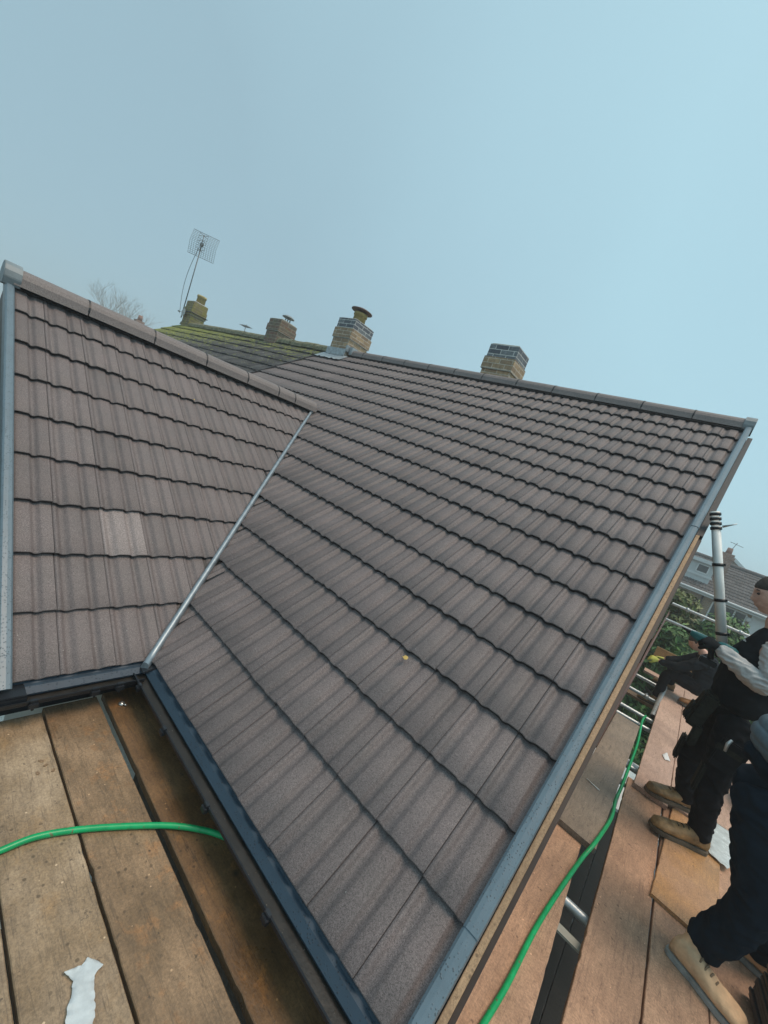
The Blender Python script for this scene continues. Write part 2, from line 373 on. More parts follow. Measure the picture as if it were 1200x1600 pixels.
# ------------------------------------------------------------------ the roof frame
A = R_(35.4044); CA, SA = math.cos(A), math.sin(A)
G = .345; TW = .242
L = 1.911; WV = .606
NM, NW = 16, 9
X_PARTY = -5.1
def sstep(a, b, x):
    t = min(1, max(0, (x - a) / (b - a))); return t * t * (3 - 2 * t)
def prof(t):
    """height across one tile, t in 0..1 from its left joint; two shallow pans"""
    p = sstep(.06, .16, t) - sstep(.20, .345, t) + sstep(.565, .655, t) - sstep(.68, .80, t)
    return -.0165 * p
def tile_field(name, P, u0, u1, joint, rows, g, tw, mats, parent, clips=(), fine=1, special=None, jit=.0021, noset=.023, ufn=None, seed=1, drop=.026, dirty=0):
    """P(u,v,n)->Vector. rows = range; each tile is a stepped, profiled slab"""
    rnd = random.Random(seed)
    bm = bmesh.new(); uvl = bm.loops.layers.uv.new('uv')
    j0 = math.floor((u0 - joint) / tw); j1 = math.ceil((u1 - joint) / tw)
    ts = [0, .0075, .0076, .06, .08, .10, .12, .14, .16, .20, .23, .26, .29, .32, .345, .45, .565, .585, .605, .625, .655, .68, .71, .74, .77, .80, .9, .9924, .9925, 1] if fine else \
         [0, .02, .06, .11, .16, .20, .27, .345, .565, .61, .655, .68, .74, .80, .98, 1]
    for r in rows:
        for j in range(j0, j1):
            dh = rnd.uniform(-jit, jit) * 1.2; tilt = rnd.uniform(-jit, jit); dv = rnd.uniform(-jit, jit) * 2
            prevc = None
            mi = 0
            if special and (r, j - j0) in special: mi = 2
            for t in ts:
                u = joint + (j + t) * tw
                if u < u0 - 1e-6 or u > u1 + 1e-6:
                    if u < u0: u = u0
                    else: u = u1
                    t = (u - joint) / tw - j
                gap = .014 if (t < .0076 or t > .9925) else 0
                h = prof(t) + dh + tilt * (t - .5) * 2 - gap
                v0 = r * g + dv
                rough = 0
                if dirty: rough = dirty * noise.noise(Vector((u * 9, v0 * 9, 3)))
                col = [(u, v0 + .004, h - noset), (u, v0, h - .004 + rough), (u, v0 + .004, h + rough), (u, v0 + g * .5, h - drop * .5 + rough), (u, (r + 1) * g + .03, h - drop * 1.05)]
                vs = [bm.verts.new(P(*c)) for c in col]
                if prevc is not None and abs(prevc[0][0] - u) > 1e-7:
                    pv, pcol = prevc[1], prevc[2]
                    for i in range(4):
                        f = bm.faces.new((pv[i], vs[i], vs[i + 1], pv[i + 1]))
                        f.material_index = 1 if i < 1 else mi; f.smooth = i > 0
                        for lp, c in zip(f.loops, (pcol[i], col[i], col[i + 1], pcol[i + 1])):
                            uu = min(max((c[0] - joint) / tw, j + .01), j + .99)
                            lp[uvl].uv = (uu, min(max(c[1] / g, r + .02), r + .98))
                prevc = ((u,), vs, col)
    for (co, no, sel) in clips:
        geom = [f for f in bm.faces]
        geom = list(bm.verts) + list(bm.edges) + geom
        bmesh.ops.bisect_plane(bm, geom=geom, plane_co=co, plane_no=no, clear_inner=True)
    bmesh.ops.remove_doubles(bm, verts=bm.verts, dist=2e-6)
    me = bpy.data.meshes.new(name); bm.to_mesh(me); bm.free()
    for m in mats: me.materials.append(m)
    o = bpy.data.objects.new(name, me); COL.objects.link(o); parent_keep(o, parent)
    return o
def PM(u, v, n): return Vector((u, v * CA - n * SA, v * SA + n * CA))
def PW(u, v, n): return Vector((-v * CA + n * SA, u, v * SA + n * CA))

house = empty('house', (-1.6, 2.2, -5.0), 'house with new grey brown tiled roof and projecting wing, filling the foreground', 'house')
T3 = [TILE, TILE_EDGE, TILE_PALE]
# main slope: below the wing ridge it is cut by the valley, above it runs to the party line
tile_field('main_roof_slope', PM, -NW * G * CA - .3, L, 1.718, range(0, NW), G, TW, T3, house, clips=[((0, 0, 0), (1, 1, 0), 0)], seed=2)
o = tile_field('upper_roof_slope', PM, X_PARTY, L, 1.718, range(NW, NM), G, TW, T3, house, seed=3)
tile_field('far_roof_slope', PM, X_PARTY, -2 * NW * G * CA + NW * G * CA, 1.718, range(0, NW), G, TW, T3, house, clips=[((-2 * NW * G * CA, 0, 0), (-1, 1, 0), 0)], fine=0, seed=4)
tile_field('wing_roof_slope', PW, -WV, NW * G * CA + .3, -.417, range(0, NW), G, TW, T3, house, clips=[((0, 0, 0), (-1, -1, 0), 0)], special={(2, 2)}, seed=5)
XR = -NW * G * CA
def PWL(u, v, n): return Vector((2 * XR + v * CA - n * SA, u, v * SA + n * CA))
tile_field('wing_far_slope', PWL, -WV, NW * G * CA + .3, -.417, range(0, NW), G, TW, T3, house, clips=[((2 * XR, 0, 0), (1, -1, 0), 0)], fine=0, seed=6)
YR = NM * G * CA + .05
def PB(u, v, n): return Vector((u, 2 * YR - v * CA + n * SA, v * SA + n * CA))
tile_field('back_roof_slope', PB, X_PARTY, L, 1.718, range(0, NM), G, TW, T3, house, fine=0, seed=8)

# underlay so that nothing is see-through between courses
mb = MB()
d = -.055
v9 = NW * G
mb.face([PM(0, .05, d), PM(L - .02, .05, d), PM(L - .02, NM * G + .06, d), PM(XR, v9, d)])
mb.face([PM(XR, v9, d), PM(L - .02, NM * G + .06, d), PM(X_PARTY, NM * G + .06, d), PM(X_PARTY, v9, d)])
mb.face([PW(-WV + .02, .05, d), PW(0, .05, d), PW(v9 * CA, v9, d), PW(-WV + .02, v9, d)])
mb.face([PWL(-WV + .02, .0, d), PWL(0, .0, d), PWL(v9 * CA, v9, d), PWL(-WV + .02, v9, d)])
mb.face([PB(X_PARTY, .05, d), PB(L - .02, .05, d), PB(L - .02, NM * G + .06, d), PB(X_PARTY, NM * G + .06, d)])
mb.build('roof_underlay', BLACK, house)

# walls
mb = MB()
gz = -5.02
wx0, wx1 = X_PARTY, L - .03
mb.box2((wx0, .32, gz), (wx1, 2 * YR - .32, -.12), 2)
wy = 2 * YR
# gable triangle (right)
ap = YR * SA / CA - .14
for xx, m_ in ((wx1 - .001, 1), (wx1 - .22, 1)):
    mb.face([(xx, .32, -.12), (xx, wy - .32, -.12), (xx, YR, ap)], m_, [(.3, 0), (wy, 0), (YR, ap)])
mb.box2((2 * XR + .32, -WV + .10, gz), (-.33, .32, -.1), 0)
xx = -WV + .10
mb.face([(2 * XR + .32, xx, -.1), (-.33, xx, -.1), (XR, xx, 1.62)], 0)
mb.build('wall', [RENDER, BR_HOUSE, brick_mat('brick_dark_brown', (.07, .05, .035), (.05, .036, .026), (.08, .07, .06))], house)  # main wall brick darkened so the gaps between boards look dark

# fascia boards
mb = MB()
mb.box2((.03, .06, -.22), (L - .01, .085, -.035), 0)
mb.box2((-.085, -WV + .01, -.22), (-.06, -.0, -.035), 0)
mb.build('fascia', GUT, house)
mb = MB()
mb.box2((.03, .085, -.22), (L - .02, .32, -.205), 0)
mb.box2((-.33, -WV + .01, -.22), (-.085, .0, -.205), 0)
mb.build('soffit', RENDER, house)

# valley: dark trough with a galvanised rolled upstand
def valley_pt(s_, off, n):   # s along the plan distance, off across (to +x+y), n up
    b = Vector((-s_, s_, s_ * SA / CA)); ac = Vector((1, 1, 0)).normalized()
    return b + ac * off + Vector((0, 0, n))
smax = v9 * CA
mb = MB()
mb.face([valley_pt(-.02, -.10, .0), valley_pt(-.02, 0, -.035), valley_pt(smax, 0, -.035), valley_pt(smax, -.10, .0)])
mb.face([valley_pt(-.02, 0, -.035), valley_pt(-.02, .10, .0), valley_pt(smax, .10, .0), valley_pt(smax, 0, -.035)])
vt = mb.build('valley_trough', BLACK, house)
mb = MB()
rings = []
for i in range(40):
    s_ = -.03 + (smax + .05) * i / 39
    ring = []
    for q in range(9):
        th = PI * q / 8
        ring.append(valley_pt(s_, -.010 - .0195 * math.cos(th), .006 + .022 * math.sin(th)))
    ring.append(valley_pt(s_, .012, -.04)); ring.append(valley_pt(s_, -.035, -.04))
    rings.append(ring)
mb.loft(rings, 0)
mb.build('valley_trim', VALLEY, house)

# verge trims: cap folded over the tile ends
def verge(side, segs, parent):
    """side 'main' on x=L, 'wing' on y=-WV"""
    for (va, vb, lift) in segs:
        mb = MB(); rings = []
        sec = [(-.012, .012), (-.004, .021), (.012, .024), (.032, .024), (.040, .018), (.0425, .008), (.0425, -.052), (.036, -.058), (.036, .005), (.028, .014), (-.004, .010)]
        for v in (va, vb):
            if side == 'main': rings.append([PM(L + a + lift * .3, v, b + lift) for a, b in sec])
            else: rings.append([PW(-WV - a - lift * .3, v, b + lift) for a, b in sec])
        mb.loft(rings, 0, smooth=False)
        mb.build('verge_trim', TRIM, parent)
verge('main', [(-.04, 1.06 * G, 0), (.98 * G, 9.3 * G, .004), (9.27 * G, NM * G + .03, .008)], house)
verge('wing', [(-.03, 1.35 * G, .004), (1.30 * G, NW * G + .02, 0)], house)
# bargeboard under the main verge: pine board, black edge strip below
def slopebox(x0, x1, va, vb, n0, n1):
    m_ = MB(); rings = []
    for i in range(13):
        v = va + (vb - va) * i / 12
        rings.append([PM(x0, v, n0), PM(x1, v, n0), PM(x1, v, n1), PM(x0, v, n1)])
    m_.loft(rings, 0, smooth=False); return m_
slopebox(1.9575, 1.981, -.05, 9.4 * G, -.19, -.060).build('bargeboard', W_BARGE, house, bevel=.002)
slopebox(1.9580, 2.000, 9.41 * G, NM * G - .12, -.24, -.062).build('edge_trim', BLACK, house)
slopebox(1.9992, 2.0035, 6.0 * G, 9.4 * G, -.33, -.10).build('edge_trim', BLACK, house)
slopebox(1.9815, 1.9985, -.03, 9.4 * G, -.20, -.085).build('edge_strip', mat('dark_brown_stain', (.035, .022, .016), .5, var=.4), house)
slopebox(1.885, 1.957, -.02, NM * G - .1, -.26, -.10).build('barge_soffit', BLACK, house)
mb = MB()
rings = [[PW(-WV - .02, v, -.02), PW(-WV - .035, v, -.02), PW(-WV - .035, v, -.2), PW(-WV - .02, v, -.2)] for v in (-.05, v9 - .05)]
mb.loft(rings, 0, smooth=False).build('bargeboard', BLACK, house)

# ridge tiles: half-round segments with black union clips
def ridge_piece(a, b, axis, cz, cc, r, parent, mtl, droop=0, nm='ridge_tile'):
    mb = MB(); rings = []
    ang = [-18, 0, 18, 38, 60, 78, 90, 102, 120, 142, 162, 180, 198]
    for t in (a, b):
        rg = []
        for dg in ang:
            rr = r * (1.0 + (.12 if dg in (-18, 198) else 0))
            rg.append((rr * math.cos(R_(dg)), rr * math.sin(R_(dg)) * .92))
        for dg in ang[::-1]:
            rr = (r - .016) * (1.0 + (.12 if dg in (-18, 198) else 0))
            rg.append((rr * math.cos(R_(dg)), rr * math.sin(R_(dg)) * .92 - .004))
        rings.append([Vector((t, cc + p, cz + q)) if axis == 'x' else Vector((cc + p, t, cz + q)) for p, q in rg])
    mb.loft(rings, 0, smooth=False)
    return mb.build(nm, mtl, parent, bevel=.0015)
mj = [1.90, 1.42, .89, .35, -.22, -.77, -1.35, -1.88, -2.42, -2.97, -3.52, -4.06, -4.44]
for i in range(len(mj) - 1):
    ridge_piece(mj[i + 1] + .004, mj[i] - .004, 'x', 3.20 + random.uniform(-.002, .002), YR, .107, house, RIDGE)
    if i:
        mb = MB(); mb.loft([[Vector((mj[i] + dx, YR + rr * math.cos(R_(dg)), 3.20 + rr * math.sin(R_(dg)) * .92)) for dx, rr in ((-.007, .103), (.007, .103), (.007, .1095), (-.007, .1095))] for dg in range(-10, 200, 15)], 0, smooth=False)
        mb.build('ridge_clip', BLACK, house)
ridge_piece(-5.06, -4.98, 'x', 3.20, YR, .107, house, RIDGE)
wj = [-.61, -.13, .40, .92, 1.42, 1.86, 2.12, 2.50]
for i in range(len(wj) - 1):
    ridge_piece(wj[i] + .004, wj[i + 1] - .004, 'y', 1.795 + random.uniform(-.002, .002), XR, .107, house, RIDGE)
    if i:
        mb = MB(); mb.loft([[Vector((XR + rr * math.cos(R_(dg)), wj[i] + dx, 1.795 + rr * math.sin(R_(dg)) * .92)) for dx, rr in ((-.007, .103), (.007, .103), (.007, .1095), (-.007, .1095))] for dg in range(-10, 200, 15)], 0, smooth=False)
        mb.build('ridge_clip', BLACK, house)
# black dry-ridge strip under the ridge tiles
mb = MB()
rg = [[PM(x, NM * G - .085, .0), PM(x, NM * G + .06, .012), PM(x, NM * G + .06, -.05), PM(x, NM * G - .085, -.028)] for x in (L - .01, -4.44)]
mb.loft(rg, 0, smooth=False)
rg = [[PW(y, v9 - .085, .0), PW(y, v9 + .02, .012), PW(y, v9 + .02, -.05), PW(y, v9 - .085, -.028)] for y in (-WV + .01, v9 * CA - .06)]
mb.loft(rg, 0, smooth=False)
mb.build('ridge_strip', BLACK, house)
# ridge end caps
def end_cap(axis, cz, cc, t0, t1, r):
    mb = MB(); rings = []
    for t in (t0, t1):
        rg = []
        for dg in (-30, 0, 25, 50, 75, 90, 105, 130, 155, 180, 210):
            rg.append((r * math.cos(R_(dg)), r * math.sin(R_(dg)) * .95))
        rings.append([Vector((t, cc + p, cz + q)) if axis == 'x' else Vector((cc + p, t, cz + q)) for p, q in rg])
    mb.loft(rings, 0, smooth=False); mb.build('ridge_end_cap', mat('end_cap_grey', (.20, .235, .25), .5, var=.2, nscale=15, bump=.1), house, bevel=.004)
end_cap('x', 3.205, YR, 1.87, 1.968, .119)
end_cap('y', 1.80, XR, -.565, -.668, .119)

# gutters (squarish channel), silt, brackets
def gutter(axis, a, b, parent):
    sec = [(.045, .004), (.045, -.062), (.030, -.078), (-.060, -.078), (-.078, -.064), (-.082, -.048), (-.090, -.046), (-.090, -.052), (-.086, -.056), (-.084, -.070), (-.066, -.086), (.036, -.086), (.050, -.070), (.050, .004)]
    def Q(t, p, q): return Vector((t, p, q)) if axis == 'x' else Vector((-p, t, q))
    mb = MB(); mb.loft([[Q(t, p, q) for p, q in sec] for t in (a, b)], 0, smooth=False); g_ = mb.build('gutter', GUT, parent)
    mb = MB()
    n = 40
    for i in range(n):
        t0 = a + (b - a) * i / n; t1 = a + (b - a) * (i + 1) / n
        def hh(t): return -.070 + .004 * noise.noise(Vector((t * 9, 1, 0)))
        mb.face([Q(t0, -.070, hh(t0) - .002), Q(t1, -.070, hh(t1) - .002), Q(t1, .034, hh(t1)), Q(t0, .034, hh(t0))], 0, None, True)
    mb.build('silt', SILT, g_)
    return g_
# tray: sloping blue-black plastic strip lapping from under the tiles into the gutter
def tray(axis, a, b):
    def Q(t, p, q): return Vector((t, p, q)) if axis == 'x' else Vector((-p, t, q))
    mb = MB(); sec = [(.07, .012), (.012, -.030), (-.002, -.034), (-.026, -.052), (-.028, -.062), (-.030, -.052), (-.003, -.0305), (.012, -.027), (.07, .016)]
    mb.loft([[Q(t, p, q) for p, q in sec] for t in (a, b)], 0, smooth=False)
    return mb.build('eaves_tray', TRAY, house)
g1 = gutter('x', -.045, 1.93, house); tray('x', .03, 1.905)
g2 = gutter('y', -.78, -.048, house); tray('y', -.60, -.03)
mb = MB(); mb.box((1.934, -.02, -.045), (.008, .135, .085), 0); mb.build('end_stop', GUT, g1)
for x in (.13, .47, .93, 1.40, 1.80):
    mb = MB(); mb.box((x, -.088, -.05), (.028, .016, .016), 0); mb.box((x, -.094, -.066), (.034, .018, .022), 0); mb.tube([(x, -.094, -.076), (x, -.094, -.088)], .006, 8)
    mb.build('bracket', GUT, g1, bevel=.002)
for y in (-.52, -.28, -.17):
    mb = MB(); mb.box((.088, y, -.05), (.016, .028, .016), 0); mb.box((.095, y, -.068), (.02, .036, .024), 0); mb.tube([(.095, y, -.08), (.095, y, -.094)], .006, 8)
    mb.build('bracket', GUT, g2, bevel=.002)
mb = MB(); mb.box((.02, -.60, -.034), (.10, .11, .02), 0); mb.box((.072, -.60, -.045), (.006, .115, .03), 0)
mb.build('union_clip', GUT, g2, bevel=.003)
mb = MB(); mb.box((.018, -.018, -.03), (.075, .075, .012), 0, Matrix.Rotation(.2, 3, 'X')); mb.build('corner_piece', GUT, g1, bevel=.004)

# ------------------------------------------------------------------ chimneys
def chimney(parent, x0, x1, y0, y1, z0, zc, zt, z1, m_low, m_top, corb=.022):
    mb = MB()
    mb.box2((x0, y0, z0), (x1, y1, zc), 0)
    c = corb
    mb.box2((x0 - c, y0 - c, zc), (x1 + c, y1 + c, zc + .01), 2)
    mb.box2((x0 - c, y0 - c, zc + .01), (x1 + c, y1 + c, zt), 0)
    mb.box2((x0 - .004, y0 - .004, zt), (x1 + .004, y1 + .004, z1), 1)
    # flaunching
    cx, cy = (x0 + x1) / 2, (y0 + y1) / 2
    rings = []
    for s_, h in ((.97, 0), (.9, .02), (.6, .045), (.3, .055)):
        hx, hy = (x1 - x0) / 2 * s_, (y1 - y0) / 2 * s_
        rings.append([(cx - hx, cy - hy, z1 + h), (cx + hx, cy - hy, z1 + h), (cx + hx, cy + hy, z1 + h), (cx - hx, cy + hy, z1 + h)])
    mb.loft(rings, 2)
    return mb.build('chimney', [m_low, m_top, MORTAR], parent)
def pot(ch, c, r, h, m=POT):
    mb = MB(); x, y, z = c
    mb.tube([(x, y, z), (x, y, z + h * .75), (x, y, z + h * .76), (x, y, z + h), (x, y, z + h)], [r * .9, r * .86, r * .98, r * .95, r * .7], 20)
    return mb.build('pot', m, ch)
def cowl(ch, c, r, m, legs=3, h=.11):
    mb = MB(); x, y, z = c
    mb.tube([(x, y, z + h), (x, y, z + h + .012), (x, y, z + h + .05), (x, y, z + h + .062)], [r, r, r * .55, r * .08], 28, smooth=False)
    for k_ in range(legs):
        a_ = k_ * 2 * PI / legs + .5; px_, py_ = x + r * .42 * math.cos(a_), y + r * .42 * math.sin(a_)
        mb.box((px_, py_, z + h / 2 - .03), (.022, .022, h + .06), 0)
    return mb.build('cowl', m, ch)
COWL = mat('cowl_rusty_metal', (.22, .14, .115), .6, metal=.3, var=.3, nscale=20)
ch1 = chimney(house, -1.57, -1.07, 4.70, 5.13, 2.6, 3.43, 3.625, 3.83, BR_BUFF, BR_BLUE)
ch2 = chimney(house, -5.00, -4.50, 4.37, 4.92, 2.6, 3.46, 3.66, 3.86, BR_BUFF, BR_BLUE)
pot(ch2, (-4.75, 4.66, 3.87), .15, .22); cowl(ch2, (-4.75, 4.66, 4.02), .225, COWL)
# lead flashing round chimney 2
mb = MB()
rg = [PM(-5.10, 5.12, .022), PM(-4.38, 5.12, .022), PM(-4.38, 5.36, .02), PM(-5.10, 5.36, .02)]
mb.box((-4.75, 4.345, 3.17), (.56, .03, .14), 0)
mb.box((-4.47, 4.62, 3.27), (.03, .56, .12), 0)
n = 14
for i in range(n):
    for j in range(3):
        def q(i_, j_):
            u = -5.12 + .76 * i_ / n; v = 5.10 + .25 * j_ / 3 - .02 * math.sin(i_ * 1.7) * (j_ == 0)
            return PM(u, v, .008 + .008 * math.sin(i_ * 2.6) + .004)
        mb.face([q(i, j), q(i + 1, j), q(i + 1, j + 1), q(i, j + 1)], 0, None, True)
mb.box((-4.40, YR, 3.245), (.07, .26, .15), 0)
mb.build('lead_flashing', LEAD, house)

# ------------------------------------------------------------------ neighbour's old roof
nb = empty('house', (-9.0, 2.5, -5.0), 'older attached house beyond the new roof, its dark tiles green with moss', 'house')
XE = -12.8
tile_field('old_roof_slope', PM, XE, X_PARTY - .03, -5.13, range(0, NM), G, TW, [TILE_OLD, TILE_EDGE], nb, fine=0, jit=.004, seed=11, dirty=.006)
def PBo(u, v, n): return PB(u, v, n)
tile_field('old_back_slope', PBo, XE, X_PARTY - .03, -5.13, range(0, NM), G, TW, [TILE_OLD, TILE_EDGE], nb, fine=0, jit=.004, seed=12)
x = -5.14
while x > XE + .2:
    ridge_piece(x - .44, x - .01, 'x', 3.195 + random.uniform(-.008, .006), YR, .12, nb, RIDGE_OLD); x -= .45
mb = MB(); mb.box2((XE + .1, .32, gz), (X_PARTY - .002, 2 * YR - .32, -.12), 0)
mb.face([(XE + .1, .32, -.12), (XE + .1, wy - .32, -.12), (XE + .1, YR, ap)], 0, [(.3, 0), (wy, 0), (YR, ap)])
mb.build('wall', BR_HOUSE, nb)
mb = MB(); mb.face([PM(XE, .05, d), PM(X_PARTY, .05, d), PM(X_PARTY, NM * G + .05, d), PM(XE, NM * G + .05, d)])
mb.face([PB(XE, .05, d), PB(X_PARTY, .05, d), PB(X_PARTY, NM * G + .05, d), PB(XE, NM * G + .05, d)]); mb.build('roof_underlay', BLACK, nb)
mb = MB()
for v in range(NM):      # mortar and moss at the party joint
    mb.box(PM(-5.115, (v + .5) * G, -.002), (.03, G * .9, .02), 0, Matrix.Rotation(A, 3, 'X'))
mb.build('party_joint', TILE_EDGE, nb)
ch3 = chimney(nb, -7.58, -7.08, 4.40, 4.86, 2.6, 3.40, 3.56, 3.69, BR_RED, BR_RED)
cowl(ch3, (-7.25, 4.66, 3.74), .15, mat('cowl_grey_metal', (.28, .29, .28), .5, metal=.4, var=.2), h=.09)
ch4 = chimney(nb, -12.66, -12.12, 4.42, 4.86, 2.6, 3.50, 3.72, 3.92, BR_MOSS, BR_MOSS)
pot(ch4, (-12.33, 4.68, 3.94), .15, .26)
mb = MB(); mb.box2((-12.72, 4.36, 3.56), (-12.06, 4.92, 3.58), 0); mb.build('aerial_strap', BLACK, ch4)

# ------------------------------------------------------------------ TV aerial + dish
AER = mat('aerial_alloy', (.16, .17, .17), .5, metal=.5, var=.2)
mx_, my_ = -12.74, 4.40
aer = empty('tv_aerial', (mx_, my_, 3.3), 'grid tv aerial on a tall thin mast strapped to the mossy chimney', 'aerial')
mb = MB(); mb.tube([(mx_, my_, 3.35), (mx_, my_, 5.72)], .016, 8); mb.build('mast', AER, aer)
def aer_grid():
    mb = MB(); zc = 5.72; hw, hh = .40, .36
    rot = Matrix.Rotation(R_(52), 3, 'Z')
    def Q(a_, b_): 
        f = -.10 * (abs(b_) / hh) ** 1 ; return Vector((mx_, my_, zc)) + rot @ Vector((a_, f * -1 + .1, b_))
    for i in range(13):
        a_ = -hw + 2 * hw * i / 12; mb.tube([Q(a_, -hh), Q(a_, 0), Q(a_, hh)], .004, 4)
    for i in range(15):
        b_ = -hh + 2 * hh * i / 14; mb.tube([Q(-hw, b_), Q(hw, b_)], .0035 if 0 < i < 14 else .007, 4)
    return mb
aer_grid().build('reflector_grid', AER, aer)
mb = MB(); rot = Matrix.Rotation(R_(52), 3, 'Z')
for zz in (-.22, -.07, .07, .22):
    for s_ in (-1, 1):
        mb.tube([Vector((mx_, my_, 5.72)) + rot @ Vector((0, -.03, zz)), Vector((mx_, my_, 5.72)) + rot @ Vector((s_ * .14, -.05, zz + .05))], .006, 5)
        mb.tube([Vector((mx_, my_, 5.72)) + rot @ Vector((0, -.03, zz)), Vector((mx_, my_, 5.72)) + rot @ Vector((s_ * .14, -.05, zz - .05))], .006, 5)
mb.tube([Vector((mx_, my_, 5.72)) + rot @ Vector((0, -.03, -.25)), Vector((mx_, my_, 5.72)) + rot @ Vector((0, -.03, .25))], .012, 6)
mb.box((mx_, my_, 5.68), (.08, .08, .10)); mb.build('dipoles', AER, aer)
pts = []
for i in range(13):
    t = i / 12; pts.append((mx_ - .34 * math.sin(t * PI) - .10 * t - .02, my_ - .03, 5.68 - 2.2 * t))
mb = MB(); mb.tube(pts, .008, 5); mb.build('cable', AER, aer)
dish = empty('satellite_dish', (-12.45, 4.36, 3.4), 'small pale round dish fixed low on the mossy chimney', 'satellite dish')
mb = MB(); rings = []
for k_, (r, dd) in enumerate(((.01, .03), (.05, .026), (.09, .015), (.12, 0), (.125, 0), (.12, .01))):
    rings.append([(-12.45 + r * math.cos(q * PI / 10), 4.31 + dd, 3.50 + r * math.sin(q * PI / 10)) for q in range(20)])
mb.loft(rings, 0); mb.build('reflector', mat('dish_white', (.5, .52, .52), .5), dish)
mb = MB(); mb.tube([(-12.45, 4.31, 3.50), (-12.45, 4.19, 3.47)], .008, 6); mb.tube([(-12.45, 4.345, 3.50), (-12.45, 4.41, 3.45)], .014, 6)
mb.box((-12.45, 4.18, 3.47), (.04, .04, .04)); mb.build('feed_arm', AER, dish)
ant = empty('tv_aerial', (-20.2, 10.4, 3.4), 'tiny distant stick aerial above the mossy ridge', 'aerial')
mb = MB(); mb.tube([(-20.2, 10.4, 2.0), (-20.2, 10.4, 5.5)], .02, 6); mb.build('mast', AER, ant)
mb = MB(); mb.tube([(-20.6, 10.4, 5.42), (-19.8, 10.4, 5.38)], .02, 5)
for i in range(6): mb.tube([(-20.55 + i * .14, 10.2, 5.41), (-20.55 + i * .14, 10.6, 5.40)], .012, 4)
mb.build('elements', AER, ant)
#MORE
# ------------------------------------------------------------------ ground and far sheet
GROUND = mat('garden_ground', (.05, .06, .03), .95, var=.5, nscale=.6, bump=.5, bscale=6, color2=(.06, .05, .035), detail=10)
PAVE = mat('patio_paving', (.035, .033, .03), .8, var=.5, nscale=3, bump=.4)
mb = MB(); mb.face([(-700, -700, -5.02), (700, -700, -5.02), (700, 700, -5.02), (-700, 700, -5.02)])
mb.build('ground', GROUND, None, kind='structure')
mb = MB(); mb.face([(-16, -6, -5.015), (6, -6, -5.015), (6, 9.5, -5.015), (-16, 9.5, -5.015)])
mb.build('patio', PAVE, None, kind='structure')

# ------------------------------------------------------------------ scaffold boards
BZ = -.20
def board(p0, p1, w, mtl, label, z=BZ, th=.036, rag=.003, w1=None, side=0, group='scaffold boards', name='scaffold_board', sag=0, seed=0, tip=0):
    """p0->p1 is the centre line in plan; edges slightly chipped"""
    p0 = Vector((*p0, 0)); p1 = Vector((*p1, 0)); d = p1 - p0; ln = d.length; d.normalize(); s_ = Vector((-d.y, d.x, 0)); w1 = w1 or w
    org = Vector((p0.x, p0.y, z)); rnd = random.Random(seed + int(ln * 100)); off = rnd.uniform(0, 50)
    along_x = abs(d.x) > abs(d.y)
    n = max(8, int(ln / .035)); top = []; rings = []
    for i in range(n + 1):
        t = i / n; c = p0 + d * ln * t
        def rg_(k_): 
            q = noise.noise(Vector((t * ln * 7 + off, k_ * 3.1, 0))) * rag + max(0, noise.noise(Vector((t * ln * 22 + off, k_ * 5.7, 1))) - .32) * rag * 4
            return q
        ww = (w + (w1 - w) * t) / 2; zz = z + tip * t + .0015 * noise.noise(Vector((t * ln * 2 + off, 0, 0)))
        a_, b_ = c + s_ * (ww - abs(rg_(1))), c - s_ * (ww - abs(rg_(2)))
        bv = .003
        rings.append([(a_.x, a_.y, zz - bv), ((a_ - s_ * bv).x, (a_ - s_ * bv).y, zz), ((b_ + s_ * bv).x, (b_ + s_ * bv).y, zz), (b_.x, b_.y, zz - bv), (b_.x, b_.y, zz - th), (a_.x, a_.y, zz - th)])
    mb = MB(); mb.loft(rings, 0, smooth=False)
    o = mb.build(name, mtl); o.data.transform(Matrix.Translation(-org)); o.location = org
    return props(o, label, 'plank', group)
# left platform, boards along the main eaves
xl = -.02
board((xl + .01, .145), (1.93, .145), .225, W_DARK, 'board mostly hidden under the main gutter, fourth in from the corner side', z=BZ - .01, seed=9)
board((xl - .02, -.070), (1.90, -.070), .232, W_DARK, 'dark wet brown board lying along under the main gutter', z=BZ + .004, seed=1)
board((xl - .01, -.328), (1.93, -.328), .228, W_MID, 'brown weathered board with orange scuffs, second out from the main gutter', seed=2)
board((xl + .02, -.565), (1.95, -.565), .228, W_GREY, 'pale weathered board with the white plastic scrap lying on it', seed=3)
board((xl + .03, -.80), (1.9, -.80), .226, W_GREY, 'pale weathered board at the bottom left edge, outermost of the left platform', z=BZ - .002, seed=4)
board((.5, -1.035), (1.9, -1.035), .226, W_GREY, 'weathered board under the photographer, beside the outermost left board', seed=5)
# right platform, boards running back along the gable
board((2.105, -1.6), (2.10, .2), .225, W_TAN, 'tan board by the verge corner, behind where the photographer stands', z=BZ - .038, seed=6)
board((2.128, -.45), (2.008, 2.2), .232, W_TAN, 'tan board beside the verge with the green hose lying on it', seed=6)
board((2.097, 1.755), (2.124, 4.16), .236, W_ASH, 'grey weathered board lying on top of the others beside the verge', z=BZ + .04, seed=7)
board((2.412, -.55), (2.395, 3.0), .242, W_TAN, 'long tan board to the right of the dark gap, toe of brown boot over it', seed=8, w1=.25)
board((2.655, -.55), (2.650, 3.1), .236, W_TAN, 'tan board carrying the suede shoe, second right of the dark gap', seed=10)
board((2.895, -.55), (2.890, 3.3), .236, W_TAN, 'tan board at the lower right edge beside the stack of dark tiles', seed=11)
board((2.428, 2.87), (2.515, 6.75), .236, W_PINK, 'pinkish board laid over the joint, its end beside the left brown boot', z=BZ + .04, seed=12)
